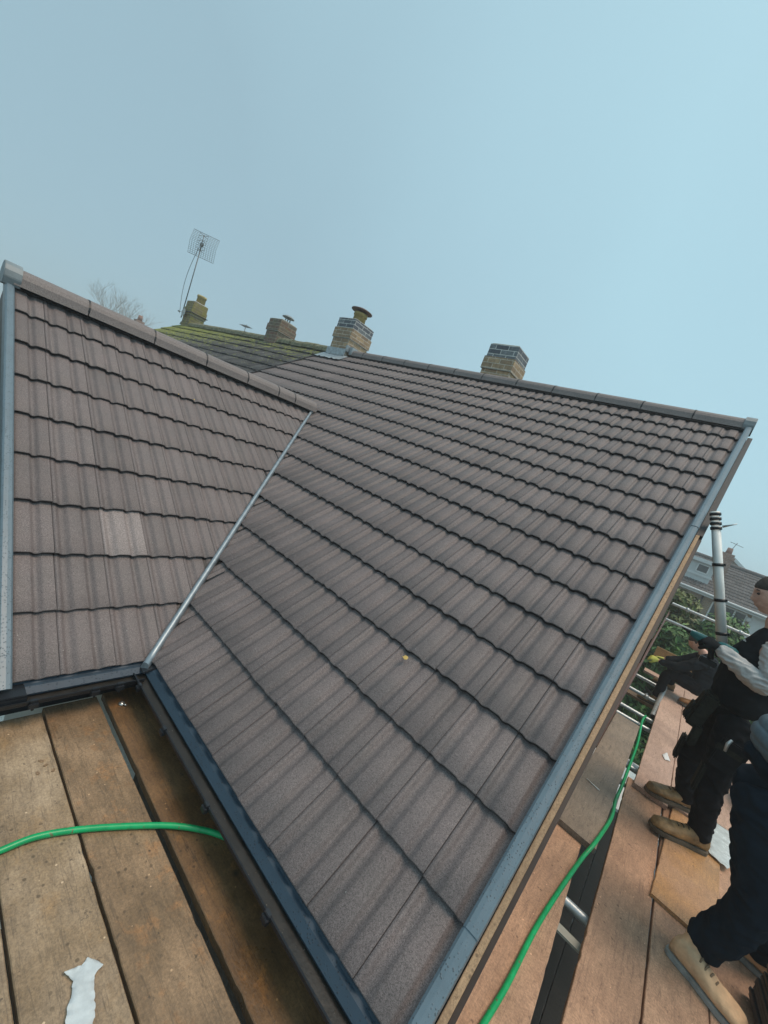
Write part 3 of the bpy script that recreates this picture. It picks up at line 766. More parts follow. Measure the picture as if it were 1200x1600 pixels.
board((2.669, 2.95), (2.757, 6.85), .236, W_PINK, 'pinkish board running back behind the legs of the standing man', z=BZ + .04, seed=13)
board((2.912, 3.15), (2.998, 6.9), .236, W_PINK, 'pinkish board at the far right, beneath the second tile stack', z=BZ + .04, seed=14)
board((3.14, 1.0), (3.22, 6.9), .225, W_PINK, 'outer board at the edge of the right platform', z=BZ - .0, seed=15)
o = board((2.66, 1.795), (2.735, 2.95), .305, W_PLY, 'orange plywood offcut lying on the boards under the brown boot', z=BZ + .022, th=.02, group=None, name='plywood_offcut', seed=16)
o['category'] = 'plywood'
if 'group' in o: del o['group']
# boards added two metres down, near black so the platform gaps look dark
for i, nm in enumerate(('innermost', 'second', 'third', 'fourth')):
    board((2.10 + i * .235, -1.2), (2.10 + i * .235, 6.2), .232, W_GAP_SHADE, nm + ' added board below the right platform, near black so the gap looks dark', z=-2.15, seed=40 + i)
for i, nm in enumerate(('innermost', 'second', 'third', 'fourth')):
    board((-.4, .15 - i * .235), (1.9, .15 - i * .235), .232, W_GAP_SHADE, nm + ' added board below the left platform, near black so the gaps look dark', z=-2.15, seed=50 + i)
# far end platform boards and the upright board
board((2.08, 6.98), (3.2, 6.98), .225, W_PINK, 'pale board laid crosswise at the far end under the gloved hand', z=-.19, seed=17)
mb = MB(); mb.box((0, 0, 0), (1.05, .03, .235), 0, Matrix.Rotation(R_(-1), 3, 'Y'))
o = mb.build('toe_board', wood_mat('board_orange', (.50, .26, .10), (.56, .31, .13), (.42, .2, .08), rough=.5, dark=(.25, .12, .05)), None, bevel=.003); o.location = (2.63, 7.42, .06); props(o, 'orange brown board standing on edge at the far end of the scaffold', 'plank')

# ------------------------------------------------------------------ scaffold tubes
def tube(p, q, label, r=.024, m=STEEL, group='scaffold tubes', couplers=(), name='scaffold_tube'):
    p, q = Vector(p), Vector(q)
    org = p.copy()
    root = empty(name, org, label, 'tube', group)
    mb = MB(); mb.tube([p, q], r, 16, cap=False); mb.tube([q, p], r * .82, 16, cap=False)
    mb.build('pipe', m, root)
    for t in couplers:
        c = p.lerp(q, t); d = (q - p).normalized(); mb = MB()
        mb.tube([c - d * .025, c + d * .025], r * 1.35, 12); F = frame(d)
        mb.box(c + F @ Vector((0, r * 1.6, 0)), (.045, .03, .04), 0, F); mb.tube([c + F @ Vector((0, r * 2.0, -.035)), c + F @ Vector((0, r * 2.0, .035))], .007, 8)
        mb.build('coupler', STEEL, root)
    return root
tube((1.72, -1.4, -.262), (1.72, .25, -.262), 'tube carrying the left platform boards near the camera')
tube((2.10, 1.40, -.300), (3.6, 1.42, -.300), 'bright tube crossing the dark gap, the nearer round one')
mb = MB(); mb.box((2.25, 1.17, -.262), (.62, .045, .012)); o = mb.build('flat_bar', mat('pale_bar', (.45, .43, .36), .5, var=.2), None); props(o, 'pale flat bar crossing the dark gap nearest the camera', 'bar')
tube((2.18, 3.05, -.300), (3.6, 3.06, -.300), 'bright tube crossing the gap beside the left brown boot', couplers=(.2,))
tube((2.18, 3.42, -.300), (3.6, 3.44, -.300), 'bright tube crossing the gap just beyond the left brown boot', couplers=(.18,))
tube((1.94, 4.48, -.262), (3.6, 4.66, -.262), 'cross tube just beyond the end of the grey board')
tube((1.93, 4.83, -.262), (3.6, 4.98, -.262), 'second cross tube beyond the end of the grey board')
tube((1.92, 5.72, -.262), (3.6, 5.85, -.262), 'third cross tube beyond the end of the grey board', couplers=(.18,))
tube((1.92, 6.6, -.262), (3.6, 6.7, -.262), 'farthest cross tube, beside the crouching man\'s knee')
tube((2.335, 4.9, -.215), (2.400, 6.75, -.13), 'tube lying along the left edge of the pinkish board', r=.03)
tube((2.02, 7.5, .94), (3.9, 7.5, .95), 'upper guard rail tube in front of the green trees', couplers=(.12, .5))
tube((2.04, 7.5, .645), (3.9, 7.5, .67), 'lower guard rail tube in front of the green trees')
tube((1.985, 1.5, .48), (2.048, 10.4, .50), 'thin rusty brown tube running back below the verge', r=.015, m=W_RUST, couplers=())
tube((3.35, 1.0, -4.9), (3.35, 1.0, 1.3), 'upright tube outside the right platform, nearer one')
tube((3.40, 7.5, -4.9), (3.40, 7.5, 1.4), 'upright tube at the far right corner of the scaffold')
tube((2.42, 1.0, -4.9), (2.42, 1.0, -.28), 'upright tube under the right platform')
# pole leaning on the verge
pole_b = Vector((1.997, 2.80, 2.045)); pole_a = Vector((2.405, 2.80, 1.09))
po = empty('pole', tuple(pole_a), 'white pole with black bands held upright against the verge by the standing man', 'pole')
mb = MB(); mb.tube([pole_a, pole_b], [.0335, .028], 20); mb.build('shaft', WHITEPOLE, po)
d_ = (pole_b - pole_a).normalized(); ln_ = (pole_b - pole_a).length
for dist in (.40, .66, .90):
    c = pole_b - d_ * dist; mb = MB(); mb.tube([c - d_ * .011, c + d_ * .011], .035, 20); F = frame(d_); mb.box(c + F @ Vector((0, 0, .039)), (.018, .026, .010), 0, F); mb.build('band', BLACK, po)
for k_ in range(4):
    c = pole_b - d_ * (.02 + k_ * .036); mb = MB(); mb.tube([c - d_ * .011, c - d_ * .010, c + d_ * .010, c + d_ * .011], [.031, .0355, .0355, .031], 20); mb.build('collar', BLACK, po)
mb = MB(); c = pole_b - d_ * .10; mb.tube([c + Vector((.04, 0, 0)), c + Vector((.11, -.01, .05))], [.009, .003], 8); mb.build('peg', STEEL, po)

# ------------------------------------------------------------------ hoses
def smooth_path(p, n=8):
    p = [Vector(q) for q in p]; out = []
    for i in range(len(p) - 1):
        a, b, c, d = p[max(0, i - 1)], p[i], p[i + 1], p[min(len(p) - 1, i + 2)]
        for k in range(n):
            t = k / n; out.append(.5 * ((2 * b) + (c - a) * t + (2 * a - 5 * b + 4 * c - d) * t * t + (3 * b - a - 3 * c + d) * t ** 3))
    out.append(p[-1]); return out
def hose(pts, r, label, org):
    mb = MB(); mb.tube([Vector(q) - Vector(org) for q in smooth_path(pts)], r, 14)
    o = mb.build('hose', HOSE); o.location = org; return props(o, label, 'hose', 'green hoses')
hz = BZ + .0115
hose([(.80, -1.5, hz), (.70, -1.1, hz), (.655, -.86, hz), (.65, -.67, hz), (.655, -.568, hz + .002), (.695, -.45, hz), (.767, -.306, hz), (.856, -.164, hz + .005), (.939, -.064, hz + .004), (1.007, -.006, hz + .004), (1.10, .06, hz + .003), (1.25, .14, hz)], .0115, 'green hose curving over the left boards and under the main gutter', (.7, -.5, BZ))
hose([(2.06, -.2, hz), (2.055, .15, hz), (2.066, .415, hz), (2.084, .627, hz), (2.098, .964, hz), (2.125, 1.259, hz + .004), (2.165, 1.60, hz + .01), (2.20, 1.80, hz + .045), (2.238, 2.183, hz + .025), (2.236, 2.501, hz - .01), (2.25, 2.8, hz - .03), (2.262, 3.3, hz - .045), (2.27, 3.845, hz - .03), (2.246, 4.35, hz + .03), (2.262, 4.62, hz + .01), (2.27, 4.72, hz - .06), (2.26, 4.75, hz - .5), (2.25, 4.72, hz - 1.9)], .0115, 'green hose running along the right boards and down into the gap', (2.1, .4, BZ))

# ------------------------------------------------------------------ small litter
def scrap(pts, z, m, name, label, cat, crum=.006, th=.0012, sub=5):
    q_ = []
    for i in range(len(pts)):
        a_, b_ = pts[i], pts[(i + 1) % len(pts)]
        for k_ in range(6):
            t_ = k_ / 6; q_.append((a_[0] + (b_[0] - a_[0]) * t_ + .006 * noise.noise(Vector((a_[0] * 40 + k_ * 1.3, i * 2.1, 0))), a_[1] + (b_[1] - a_[1]) * t_ + .006 * noise.noise(Vector((i * 3.7, k_ * 1.9, 5)))))
    pts = q_; sub = min(sub, 2)
    bm = bmesh.new(); c = Vector((sum(p[0] for p in pts) / len(pts), sum(p[1] for p in pts) / len(pts), z))
    vs = [bm.verts.new((p[0] - c.x, p[1] - c.y, 0)) for p in pts]; bm.faces.new(vs)
    bmesh.ops.triangulate(bm, faces=bm.faces); bmesh.ops.subdivide_edges(bm, edges=bm.edges, cuts=sub, use_grid_fill=True)
    for v in bm.verts: v.co.z = .004 + crum * (noise.noise(v.co * 28 + c * 3) + .5 * noise.noise(v.co * 70)) + crum
    r = bmesh.ops.extrude_face_region(bm, geom=bm.faces[:]); bmesh.ops.translate(bm, vec=(0, 0, th), verts=[g_ for g_ in r['geom'] if isinstance(g_, bmesh.types.BMVert)])
    bmesh.ops.recalc_face_normals(bm, faces=bm.faces)
    for f in bm.faces: f.smooth = True
    me = bpy.data.meshes.new(name); bm.to_mesh(me); bm.free(); me.materials.append(m)
    o = bpy.data.objects.new(name, me); COL.objects.link(o); o.location = c; return props(o, label, cat)
SCRAP_W = mat('scrap_white', (.66, .72, .74), .35, var=.15, nscale=30); SCRAP_W.node_tree.nodes['Principled BSDF'].inputs['Alpha'].default_value = .72
scrap([(1.118, -.575), (1.128, -.532), (1.118, -.515), (1.162, -.486), (1.175, -.512), (1.215, -.522), (1.262, -.531), (1.300, -.55), (1.29, -.60), (1.232, -.595), (1.18, -.568), (1.15, -.560)], BZ, SCRAP_W, 'plastic_scrap', 'crumpled white plastic scrap on the pale left board', 'litter', crum=.004)
scrap([(2.80, 2.64), (2.76, 2.95), (2.84, 3.15), (2.90, 3.28), (3.03, 3.22), (2.96, 2.82), (2.90, 2.60)], BZ + .022, PLASTIC_SHEET, 'plastic_sheet', 'crinkled clear plastic sheet on the boards behind the standing man\'s boots', 'plastic sheet', crum=.008)
scrap([(2.465, 3.78), (2.50, 3.90), (2.535, 3.74), (2.49, 3.70)], BZ + .04, mat('paper_white', (.7, .72, .72), .7, var=.05), 'paper_scrap', 'small white paper scrap on the near pinkish board', 'litter', crum=.002, sub=2)
mb = MB(); mb.tube([(-.045, .02, 0), (.04, -.02, 0), (.05, -.024, 0)], [.0045, .0045, .001], 6); o = mb.build('pencil', mat('pencil_white', (.72, .74, .74), .4, var=.05)); o.location = (2.073, 2.40, BZ + .045); o.rotation_euler = (0, 0, R_(10)); props(o, 'thin white pencil on the grey board beside the verge', 'pencil')
lf = scrap([(1.062, -.008), (1.07, .012), (1.088, .008), (1.092, -.01), (1.075, -.014)], 0, mat('leaf_yellow', (.62, .42, .12), .6, var=.2), 'leaf', 'small yellow leaf on the tiles in the middle of the main roof', 'leaf', crum=.002, sub=2)
lf.location = PM(1.077, .974, .004); lf.rotation_euler = (A, 0, 0)
for i, (u, v) in enumerate(((.55, 5.0), (.0, 3.35), )): pass
for q, ((y_, v_), lb) in enumerate((((.55, 2.42), 'yellow leaf fleck high on the wing roof, left one of two'), ((.70, 2.42), 'yellow leaf fleck high on the wing roof, right one of two'))):
    mb = MB(); mb.loft([[(.007 * math.cos(t_), .007 * math.sin(t_) * .7, z_) for t_ in [i_ * PI / 4 for i_ in range(8)]] for z_ in (0, .002)]); o = mb.build('leaf_fleck', MATS['leaf_yellow']); o.location = PW(y_, v_, .0); o.rotation_euler = (0, A, 0); props(o, lb, 'leaf')
WC = mat('wood_chip', (.25, .16, .09), .7, var=.5, nscale=50)
rnd = random.Random(3)
bx = [(.33, -.49), (.36, -.52), (.30, -.50), (.37, -.47)]
lbs = ['pale wood chip on the left boards, nearest the board joint', 'pale wood chip beside the joint chip on the left boards', 'small pale chip nearest the corner on the left boards', 'small chip in the cluster on the pale left board']
for (cx, cy), lb in zip(bx, lbs):
    mb = MB(); mb.loft([[(.012 * math.cos(t_) * rnd.uniform(.6, 1), .006 * math.sin(t_), z_) for t_ in [i_ * PI / 3 for i_ in range(6)]] for z_ in (0, .003)], smooth=False); o = mb.build('wood_chip', WC); o.location = (cx, cy, BZ + .001); o.rotation_euler = (0, 0, rnd.uniform(0, 6)); props(o, lb, 'wood chip', 'chips on the left boards')
mb = MB(); mb.tube([(0, 0, 0), (0, 0, .006), (0, 0, .012)], [.018, .016, .004], 10); mb.tube([(0, 0, .004), (.03, .01, .01)], .004, 6)
o = mb.build('bolt_head', mat('shiny_bolt', (.6, .6, .58), .25, metal=.8, var=.1)); o.location = (.075, -.125, BZ + .006); props(o, 'shiny bolt head on the dark board by the inner corner', 'bolt')

# ------------------------------------------------------------------ stacks of roof tiles
def tile_stack(org, rz, n, label, tilt=.0):
    """each tile on edge/flat a thing of its own"""
    for i in range(n):
        mb = MB(); rings = []
        ts = [0, .055, .115, .2, .285, .345, .45, .555, .615, .68, .75, .81, .9, 1]
        for y in (0, .40):
            top = [(t * .27, y, prof(t) * 1.1 + .018) for t in ts]; bot = [(t * .27, y, prof(t) * 1.1) for t in ts][::-1]
            rings.append(top + bot)
        mb.loft(rings, 0, smooth=False)
        o = mb.build('roof_tile', [TILE_STK], bevel=.0015)
        o.location = (org[0] + rnd.uniform(-.004, .004), org[1] + rnd.uniform(-.006, .006), org[2] + i * .0225 + .014)
        o.rotation_euler = (tilt, 0, rz + rnd.uniform(-.015, .015))
        props(o, label if 0 < i < n - 1 else ('topmost tile ' if i else 'bottom tile ') + label.split(' ', 1)[1].replace('of the', 'of the'), 'roof tile', 'stacked spare roof tiles')
TILE_STK = tile_mat('roof_tile_wet_spare', (.045, .042, .042), (.06, .055, .055), rough=.5)
tile_stack((2.955, 1.28, BZ), R_(4), 9, 'tile in the dark stack at the lower right edge beside the suede shoe')
tile_stack((2.955, .86, BZ), R_(-3), 7, 'tile in the low stack in front of the lower right one')
tile_stack((3.07, 3.5, BZ + .04), R_(8), 10, 'tile in the stack between the standing man and the nearer person')

# ------------------------------------------------------------------ trees and hedge
def leafmat(name, a, b, c):
    g = NT(name); t = g.n('TexCoord'); ob = t.outputs['Object']; wn_ = g.n('TexWhiteNoise', noise_dimensions='3D')
    gm = g.n('NewGeometry'); 
    base = g.mix(g.ramp(g.noise(ob, 2.6, 5), [(.38, 0.0), (.62, 1.0)]), a, b)
    base = g.mix(g.ramp(g.noise(ob, 14, 3), [(.55, 0.0), (.72, .8)]), base, c)
    base = g.mix(1.0, base, g.ramp(gm.outputs['Random Per Island'], [(0.0, .55), (1.0, 1.5)]), 'MULTIPLY')
    g.l(base, g.b.inputs['Base Color']); g.b.inputs['Roughness'].default_value = .6
    g.b.inputs['Transmission Weight'].default_value = 0
    return g.m
LEAF_A = leafmat('leaf_laurel_green', (.045, .11, .03), (.09, .19, .045), (.17, .26, .06))
LEAF_B = leafmat('leaf_olive', (.10, .13, .04), (.15, .18, .06), (.26, .22, .07))
BARK = mat('bark', (.10, .075, .05), .9, var=.4, nscale=12, bump=.8)
def shrub(name, org, top, rad, lm, label, cat, n=7000, seed=1, leaf=.075, group='garden trees beyond the scaffold'):
    rnd = random.Random(seed); root = empty(name, org, label, cat, group)
    ox, oy, oz = org; H = top - oz
    mb = MB(); mb.tube([(ox, oy, oz), (ox + .05, oy, oz + H * .5), (ox, oy + .05, oz + H * .86)], [.09, .06, .015], 8)
    for i in range(10):
        z = oz + H * rnd.uniform(.2, .8); a_ = rnd.uniform(0, 6.28); r = rad * .75
        mb.tube([(ox + .03, oy, z), (ox + r * .5 * math.cos(a_), oy + r * .5 * math.sin(a_), z + .18), (ox + r * math.cos(a_), oy + r * math.sin(a_), z + .45)], [.03, .018, .006], 5)
    mb.build('trunk', BARK, root)
    mb = MB()
    blobs = []
    for i in range(90):
        z = rnd.uniform(.18, 1.0); a_ = rnd.uniform(0, 2 * PI); rr = rad * (1 - max(0, z - .55) * 1.5) * rnd.uniform(.45, 1.0)
        blobs.append(Vector((ox + rr * math.cos(a_), oy + rr * math.sin(a_), oz + H * z * .97)))
    for i in range(n):
        b = rnd.choice(blobs); dv = Vector((rnd.gauss(0, 1), rnd.gauss(0, 1), rnd.gauss(0, .8))).normalized() * rnd.uniform(.16, .36) * (rad / .9)
        c = b + dv; nr = (dv.normalized() + Vector((rnd.uniform(-.6, .6), rnd.uniform(-.6, .6), rnd.uniform(-.2, .8)))).normalized()
        F = frame(nr); s_ = leaf * rnd.uniform(.6, 1.4); a_ = rnd.uniform(0, 6.28)
        u = (F @ Vector((0, math.cos(a_), math.sin(a_)))) * s_; w = (F @ Vector((0, -math.sin(a_), math.cos(a_)))) * s_ * .42
        mb.face([c - u, c + w + nr * s_ * .15, c + u, c - w + nr * s_ * .15])
    me = bpy.data.meshes.new('crown'); me.from_pydata(mb.v, [], mb.f); me.materials.append(lm)
    o = bpy.data.objects.new('crown', me); COL.objects.link(o); parent_keep(o, root)
    return root
shrub('conifer_tree', (2.20, 11.0, -5), 1.10, .72, LEAF_B, 'yellowish green tree top nearest the verge, below the dormer house', 'tree', 14000, 1)
shrub('evergreen_tree', (3.05, 11.2, -5), .90, .95, LEAF_A, 'bushy mid green tree directly behind the white pole', 'tree', 15000, 2)
shrub('evergreen_tree', (2.40, 9.9, -5), .30, .80, LEAF_A, 'darker green bush low behind the crouching man', 'tree', 15000, 3)
shrub('evergreen_tree', (4.05, 11.4, -5), .85, .80, LEAF_A, 'green tree right of the white pole, beside the man\'s chest', 'tree', 12000, 4)
shrub('evergreen_tree', (3.4, 9.9, -5), .0, .75, LEAF_A, 'green bush hidden mostly behind the standing man', 'tree', 10000, 5)
shrub('evergreen_tree', (1.2, 11.6, -5), .6, .9, LEAF_A, 'green tree hidden behind the edge of the main roof', 'tree', 5000, 6)
shrub('evergreen_tree', (5.3, 12.0, -5), .5, .9, LEAF_A, 'green tree at the right behind the standing man', 'tree', 5000, 7)
# bare winter tree behind the wing ridge
def bare_tree(org, H, label, seed=2):
    rnd = random.Random(seed); root = empty('bare_tree', org, label, 'tree'); mb = MB()
    def br(p, d, ln, r, lev):
        pts = [p]; q = p.copy(); dd = d.copy()
        for i in range(4):
            dd = (dd + Vector((rnd.uniform(-.16, .16), rnd.uniform(-.16, .16), rnd.uniform(-.02, .12)))).normalized(); q = q + dd * ln / 4; pts.append(q.copy())
        mb2.tube(pts, [r * .8 * (1 - .15 * i) for i in range(5)], 5 if lev > 1 else 4, cap=False)
        if lev > 0:
            for k_ in range(4 if lev > 1 else 3):
                t = rnd.choice([2, 3, 4, 4]); a_ = rnd.uniform(0, 6.28); sp = rnd.uniform(.35, .75)
                nd = (dd + Vector((math.cos(a_) * sp, math.sin(a_) * sp, .1))).normalized(); br(pts[t], nd, ln * rnd.uniform(.6, .78), r * .55, lev - 1)
    mb2 = MB(); o_ = Vector(org); mb2.tube([o_, o_ + Vector((0, 0, H * .45))], [.3, .2], 8); mb2.build('trunk', BARK_B, root)
    mb2 = MB(); 
    for k_ in range(5): br(o_ + Vector((0, 0, H * (.36 + .03 * k_))), Vector((math.cos(k_ * 1.3) * .45, math.sin(k_ * 1.3) * .45, 1)).normalized(), H * .26, .11, 4)
    mb2.build('crown', BARK_B, root); return root
BARK_B = mat('bark_bare', (.28, .25, .21), .9, var=.2)
bare_tree((-78.5, 20.6, -5.0), 15.0, 'hazy bare winter tree showing above the wing ridge')

# ------------------------------------------------------------------ far houses
WHITE = mat('window_frame_white', (.68, .70, .70), .5, var=.04)
GLASS = mat('window_glass_dark', (.035, .045, .05), .12, var=.4, nscale=2, spec=.8)
CLAD = mat('white_cladding', (.55, .58, .58), .6, var=.06)
def gable_house(org, x0, x1, y0, y1, ze, zr, label, wallm, windows=(), chim=None, dormer=None, tilem=None, over=.3, extra=None):
    root = empty('house', org, label, 'house', 'houses behind the garden')
    mb = MB(); mb.box2((x0, y0, org[2]), (x1, y1, ze - .1), 0); ym = (y0 + y1) / 2
    for xx in (x0, x1): mb.face([(xx, y0, ze - .1), (xx, y1, ze - .1), (xx, ym, zr - .15)], 0, [(y0, 0), (y1, 0), (ym, zr)])
    mb.build('wall', wallm, root)
    ang = math.atan2(zr - ze, ym - y0 + over); ln = (zr - ze) / math.sin(ang); rows = int(ln / .33)
    g_ = ln / rows
    def PF(u, v, n): return Vector((u, y0 - over + v * math.cos(ang) - n * math.sin(ang), ze + v * math.sin(ang) + n * math.cos(ang)))
    def PK(u, v, n): return Vector((u, y1 + over - v * math.cos(ang) + n * math.sin(ang), ze + v * math.sin(ang) + n * math.cos(ang)))
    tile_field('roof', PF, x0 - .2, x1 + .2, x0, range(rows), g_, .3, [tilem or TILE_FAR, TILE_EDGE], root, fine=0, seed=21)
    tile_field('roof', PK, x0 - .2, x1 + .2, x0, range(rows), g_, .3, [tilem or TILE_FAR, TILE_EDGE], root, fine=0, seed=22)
    mb = MB(); mb.face([PF(x0 - .15, 0, -.06), PF(x1 + .15, 0, -.06), PF(x1 + .15, ln, -.06), PF(x0 - .15, ln, -.06)]); mb.face([PK(x0 - .15, 0, -.06), PK(x1 + .15, 0, -.06), PK(x1 + .15, ln, -.06), PK(x0 - .15, ln, -.06)]); mb.build('roof_underlay', BLACK, root)
    mb = MB(); mb.tube([(x0 - .2, ym, zr), (x1 + .2, ym, zr)], .12, 10); mb.build('ridge', TILE_FAR, root)
    mb = MB(); mb.box2((x0 - .2, y0 - over - .04, ze - .20), (x1 + .2, y0 - over + .0, ze - .03)); mb.box2((x0 - .2, y0 - over, ze - .2), (x1 + .2, y0, ze - .17)); mb.build('fascia', WHITE, root)
    mb = MB(); mb.tube([(x0 - .2, y0 - over - .09, ze - .06), (x1 + .2, y0 - over - .09, ze - .06)], .055, 10); mb.build('gutter', WHITE, root)
    for (wx0, wx1, wz0, wz1, cols, cur) in windows:
        window(root, wx0, wx1, y0, wz0, wz1, cols, cur)
    if chim:
        cx, cy, w_, zt = chim; mb = MB(); mb.box2((cx - w_ / 2, cy - w_ / 2, ze), (cx + w_ / 2, cy + w_ / 2, zt), 0); mb.box2((cx - w_ / 2 - .05, cy - w_ / 2 - .05, zt - .3), (cx + w_ / 2 + .05, cy + w_ / 2 + .05, zt - .15), 0)
        c_ = mb.build('chimney', BR_CH, root); mb = MB(); mb.tube([(cx, cy, zt), (cx, cy, zt + .3)], [.14, .11], 12); mb.build('pot', POT_R, c_)
    return root, PF
def window(root, x0, x1, y, z0, z1, cols, curtain=0):
    mb = MB(); t = .06; yy = y - .03
    mb.box2((x0, yy, z0), (x1, y + .02, z0 + t)); mb.box2((x0, yy, z1 - t), (x1, y + .02, z1))
    for i in range(cols + 1):
        xx = x0 + (x1 - x0) * i / cols; mb.box2((xx - t / 2, yy - .002, z0 + t), (xx + t / 2, y + .018, z1 - t))
    w_ = mb.build('window', WHITE, root)
    for i in range(cols):
        a_ = x0 + (x1 - x0) * i / cols + t / 2; b_ = x0 + (x1 - x0) * (i + 1) / cols - t / 2
        mb = MB(); mb.box2((a_, y - .012, z0 + t), (b_, y - .004, z1 - t)); mb.build('pane', GLASS, w_)
BR_CH = brick_mat('brick_far_chimney', (.34, .20, .15), (.28, .17, .13), (.36, .32, .28))
POT_R = mat('pot_red', (.30, .17, .13), .8, var=.2)
fh, PF = gable_house((3.5, 27.0, -5.02), -3, 9.0, 23.9, 31.0, .92, 2.62, 'house beyond the trees with a dark tiled roof, flat dormer and buff brick wall', BR_HOUSE,
    windows=[(3.42, 4.70, -.62, .66, 3, 0), (6.6, 8.2, -.5, .6, 3, 0), (-1.5, .5, -.5, .6, 3, 0)], chim=(3.18, 25.9, .55, 3.10))
# dormer
mb = MB(); mb.box2((-.4, 24.45, 1.1), (2.95, 27.3, 2.30)); mb.build('dormer', CLAD, fh)
mb = MB(); mb.box2((-.5, 24.3, 2.30), (3.05, 27.35, 2.38)); mb.box2((-.5, 24.28, 2.20), (3.05, 24.32, 2.375)); mb.box2((-.45, 24.40, 1.52), (3.0, 24.44, 1.62)); mb.build('dormer_roof', WHITE, fh)
window(fh, 2.28, 2.74, 24.45, 1.68, 2.14, 1); window(fh, .2, 1.8, 24.45, 1.68, 2.14, 2)
mb = MB(); mb.box2((4.86, 23.88, -1.2), (6.1, 23.9, .70), 0); mb.build('door_surround', WHITE, fh)
mb = MB(); rg = [[(4.99 + r * math.cos(t_ * PI / 8), 23.87 - dd, .42 + r * math.sin(t_ * PI / 8)) for t_ in range(16)] for r, dd in ((.12, 0), (.12, .05), (.05, .07))]; 
mb = MB(); rg = [[(4.80 + r * math.cos(t_ * PI / 8), 23.87 - dd, .46 + r * math.sin(t_ * PI / 8)) for t_ in range(16)] for r, dd in ((.11, 0), (.11, .05), (.04, .07))]; mb.loft(rg); mb.build('alarm_box', WHITE, fh)
mb = MB(); mb.tube([(2.98, 23.84, -5), (2.98, 23.84, .72)], .045, 8); mb.build('downpipe', BLACK, fh)
mb = MB(); mb.tube([(3.18, 25.9, 3.1), (3.32, 25.9, 3.75)], .014, 5); mb.tube([(3.05, 25.9, 3.7), (3.6, 25.9, 3.62)], .012, 5)
for i in range(5): mb.tube([(3.1 + i * .11, 25.75, 3.69 - i * .015), (3.1 + i * .11, 26.05, 3.69 - i * .015)], .009, 4)
o = mb.build('tv_aerial', AER); props(o, 'faint aerial on the chimney of the house beyond the trees', 'aerial')
def front_gable(org, xm, hw, y0, y1, ze, zr, label):
    root = empty('house', org, label, 'house', 'houses behind the garden'); mb = MB()
    mb.box2((xm - hw, y0, org[2]), (xm + hw, y1, ze - .1), 0); mb.face([(xm - hw, y0, ze - .1), (xm + hw, y0, ze - .1), (xm, y0, zr - .1)], 0, [(0, 0), (2 * hw, 0), (hw, zr)]); mb.build('wall', BR_HOUSE, root)
    for sg in (-1, 1):
        mb = MB(); a0 = V((xm, 0, zr)); a1 = V((xm + sg * (hw + .3), 0, ze - .15)); o1 = V((0, 0, -.16))
        ra = [a0, a1, a1 + o1, a0 + o1]; mb.loft([[q + V((0, yy, 0)) for q in ra] for yy in (y0 - .3, y1 + .3)], 0, smooth=False); mb.build('roof', TILE_FAR, root)
        mb = MB(); mb.loft([[q + V((0, yy, -.02)) for q in (a0, a1, a1 + o1 * 1.6, a0 + o1 * 1.6)] for yy in (y0 - .36, y0 - .302)], 0, smooth=False); mb.build('bargeboard', WHITE, root)
    window(root, xm - 1.6, xm - .4, y0, -1.2, .1, 2); window(root, xm + .6, xm + 1.8, y0, -1.2, .1, 2); return root
V = Vector
front_gable((4.6, 47, -5.02), 4.45, 4.2, 43.6, 53.0, 1.3, 3.95, 'faint hazy gabled house farther off at the right')
gable_house((-9, 60, -5.02), -18, 0, 55, 64.0, .3, 3.6, 'faint hazy house farther off behind the main roof', BR_HOUSE, chim=(-8, 59.5, .8, 4.4))
# tiny chimneyed house behind the wing
gable_house((-27.5, 9.2, -5.02), -31, -24.5, 4.2, 13.0, .6, 3.35, 'faint house behind the wing ridge, only its chimney showing', BR_HOUSE, chim=(-26.7, 7.5, .45, 3.80))
# pale panel roof below, seen through the scaffold
mb = MB()
for i in range(5): mb.box2((1.2 + i * .62, 9.9 - .0, -2.02), (1.2 + i * .62 + .58, 11.6, -2.0), 0)
for i in range(6): mb.box2((1.16 + i * .62, 9.88, -2.04), (1.20 + i * .62, 11.62, -1.975), 1)
PANEL = mat('roof_panel_pale', (.55, .66, .70), .25, var=.08)
def cons():
    root = empty('conservatory', (2.3, 8.6, -5.02), 'pale panelled conservatory roof seen below through the scaffold gap', 'conservatory')
    mb = MB()
    for i in range(4): mb.box2((2.0 + i * .62, 7.0, -2.52), (2.0 + i * .62 + .57, 8.9, -2.50), 0)
    mb.build('roof_panel', PANEL, root)
    mb = MB()
    for i in range(5): mb.box2((1.95 + i * .62, 6.95, -2.56), (2.0 + i * .62, 8.95, -2.48), 0)
    mb.box2((1.95, 6.90, -2.60), (4.5, 6.95, -2.46)); mb.box2((1.95, 8.95, -2.60), (4.5, 9.0, -2.46)); mb.build('frame', WHITE, root)
    mb = MB(); mb.box2((1.97, 6.97, -5.0), (4.46, 8.92, -2.6)); mb.build('wall', WHITE, root)
cons()
# garden fence
FENCE = wood_mat('fence_wood', (.20, .16, .11), (.26, .22, .16), (.16, .13, .08))
root = empty('garden_fence', (3, 9.4, -5.02), 'weathered horizontal slat fence below the trees', 'fence')
mb = MB()
for i in range(14): mb.box2((-2, 9.38, -4.9 + i * .2), (9, 9.40, -4.74 + i * .2))
mb.build('slat_panel', FENCE, root)
for i in range(7):
    mb = MB(); mb.box2((-2 + i * 1.8, 9.40, -5.0), (-1.9 + i * 1.8, 9.5, -2.0)); mb.build('post', FENCE, root)

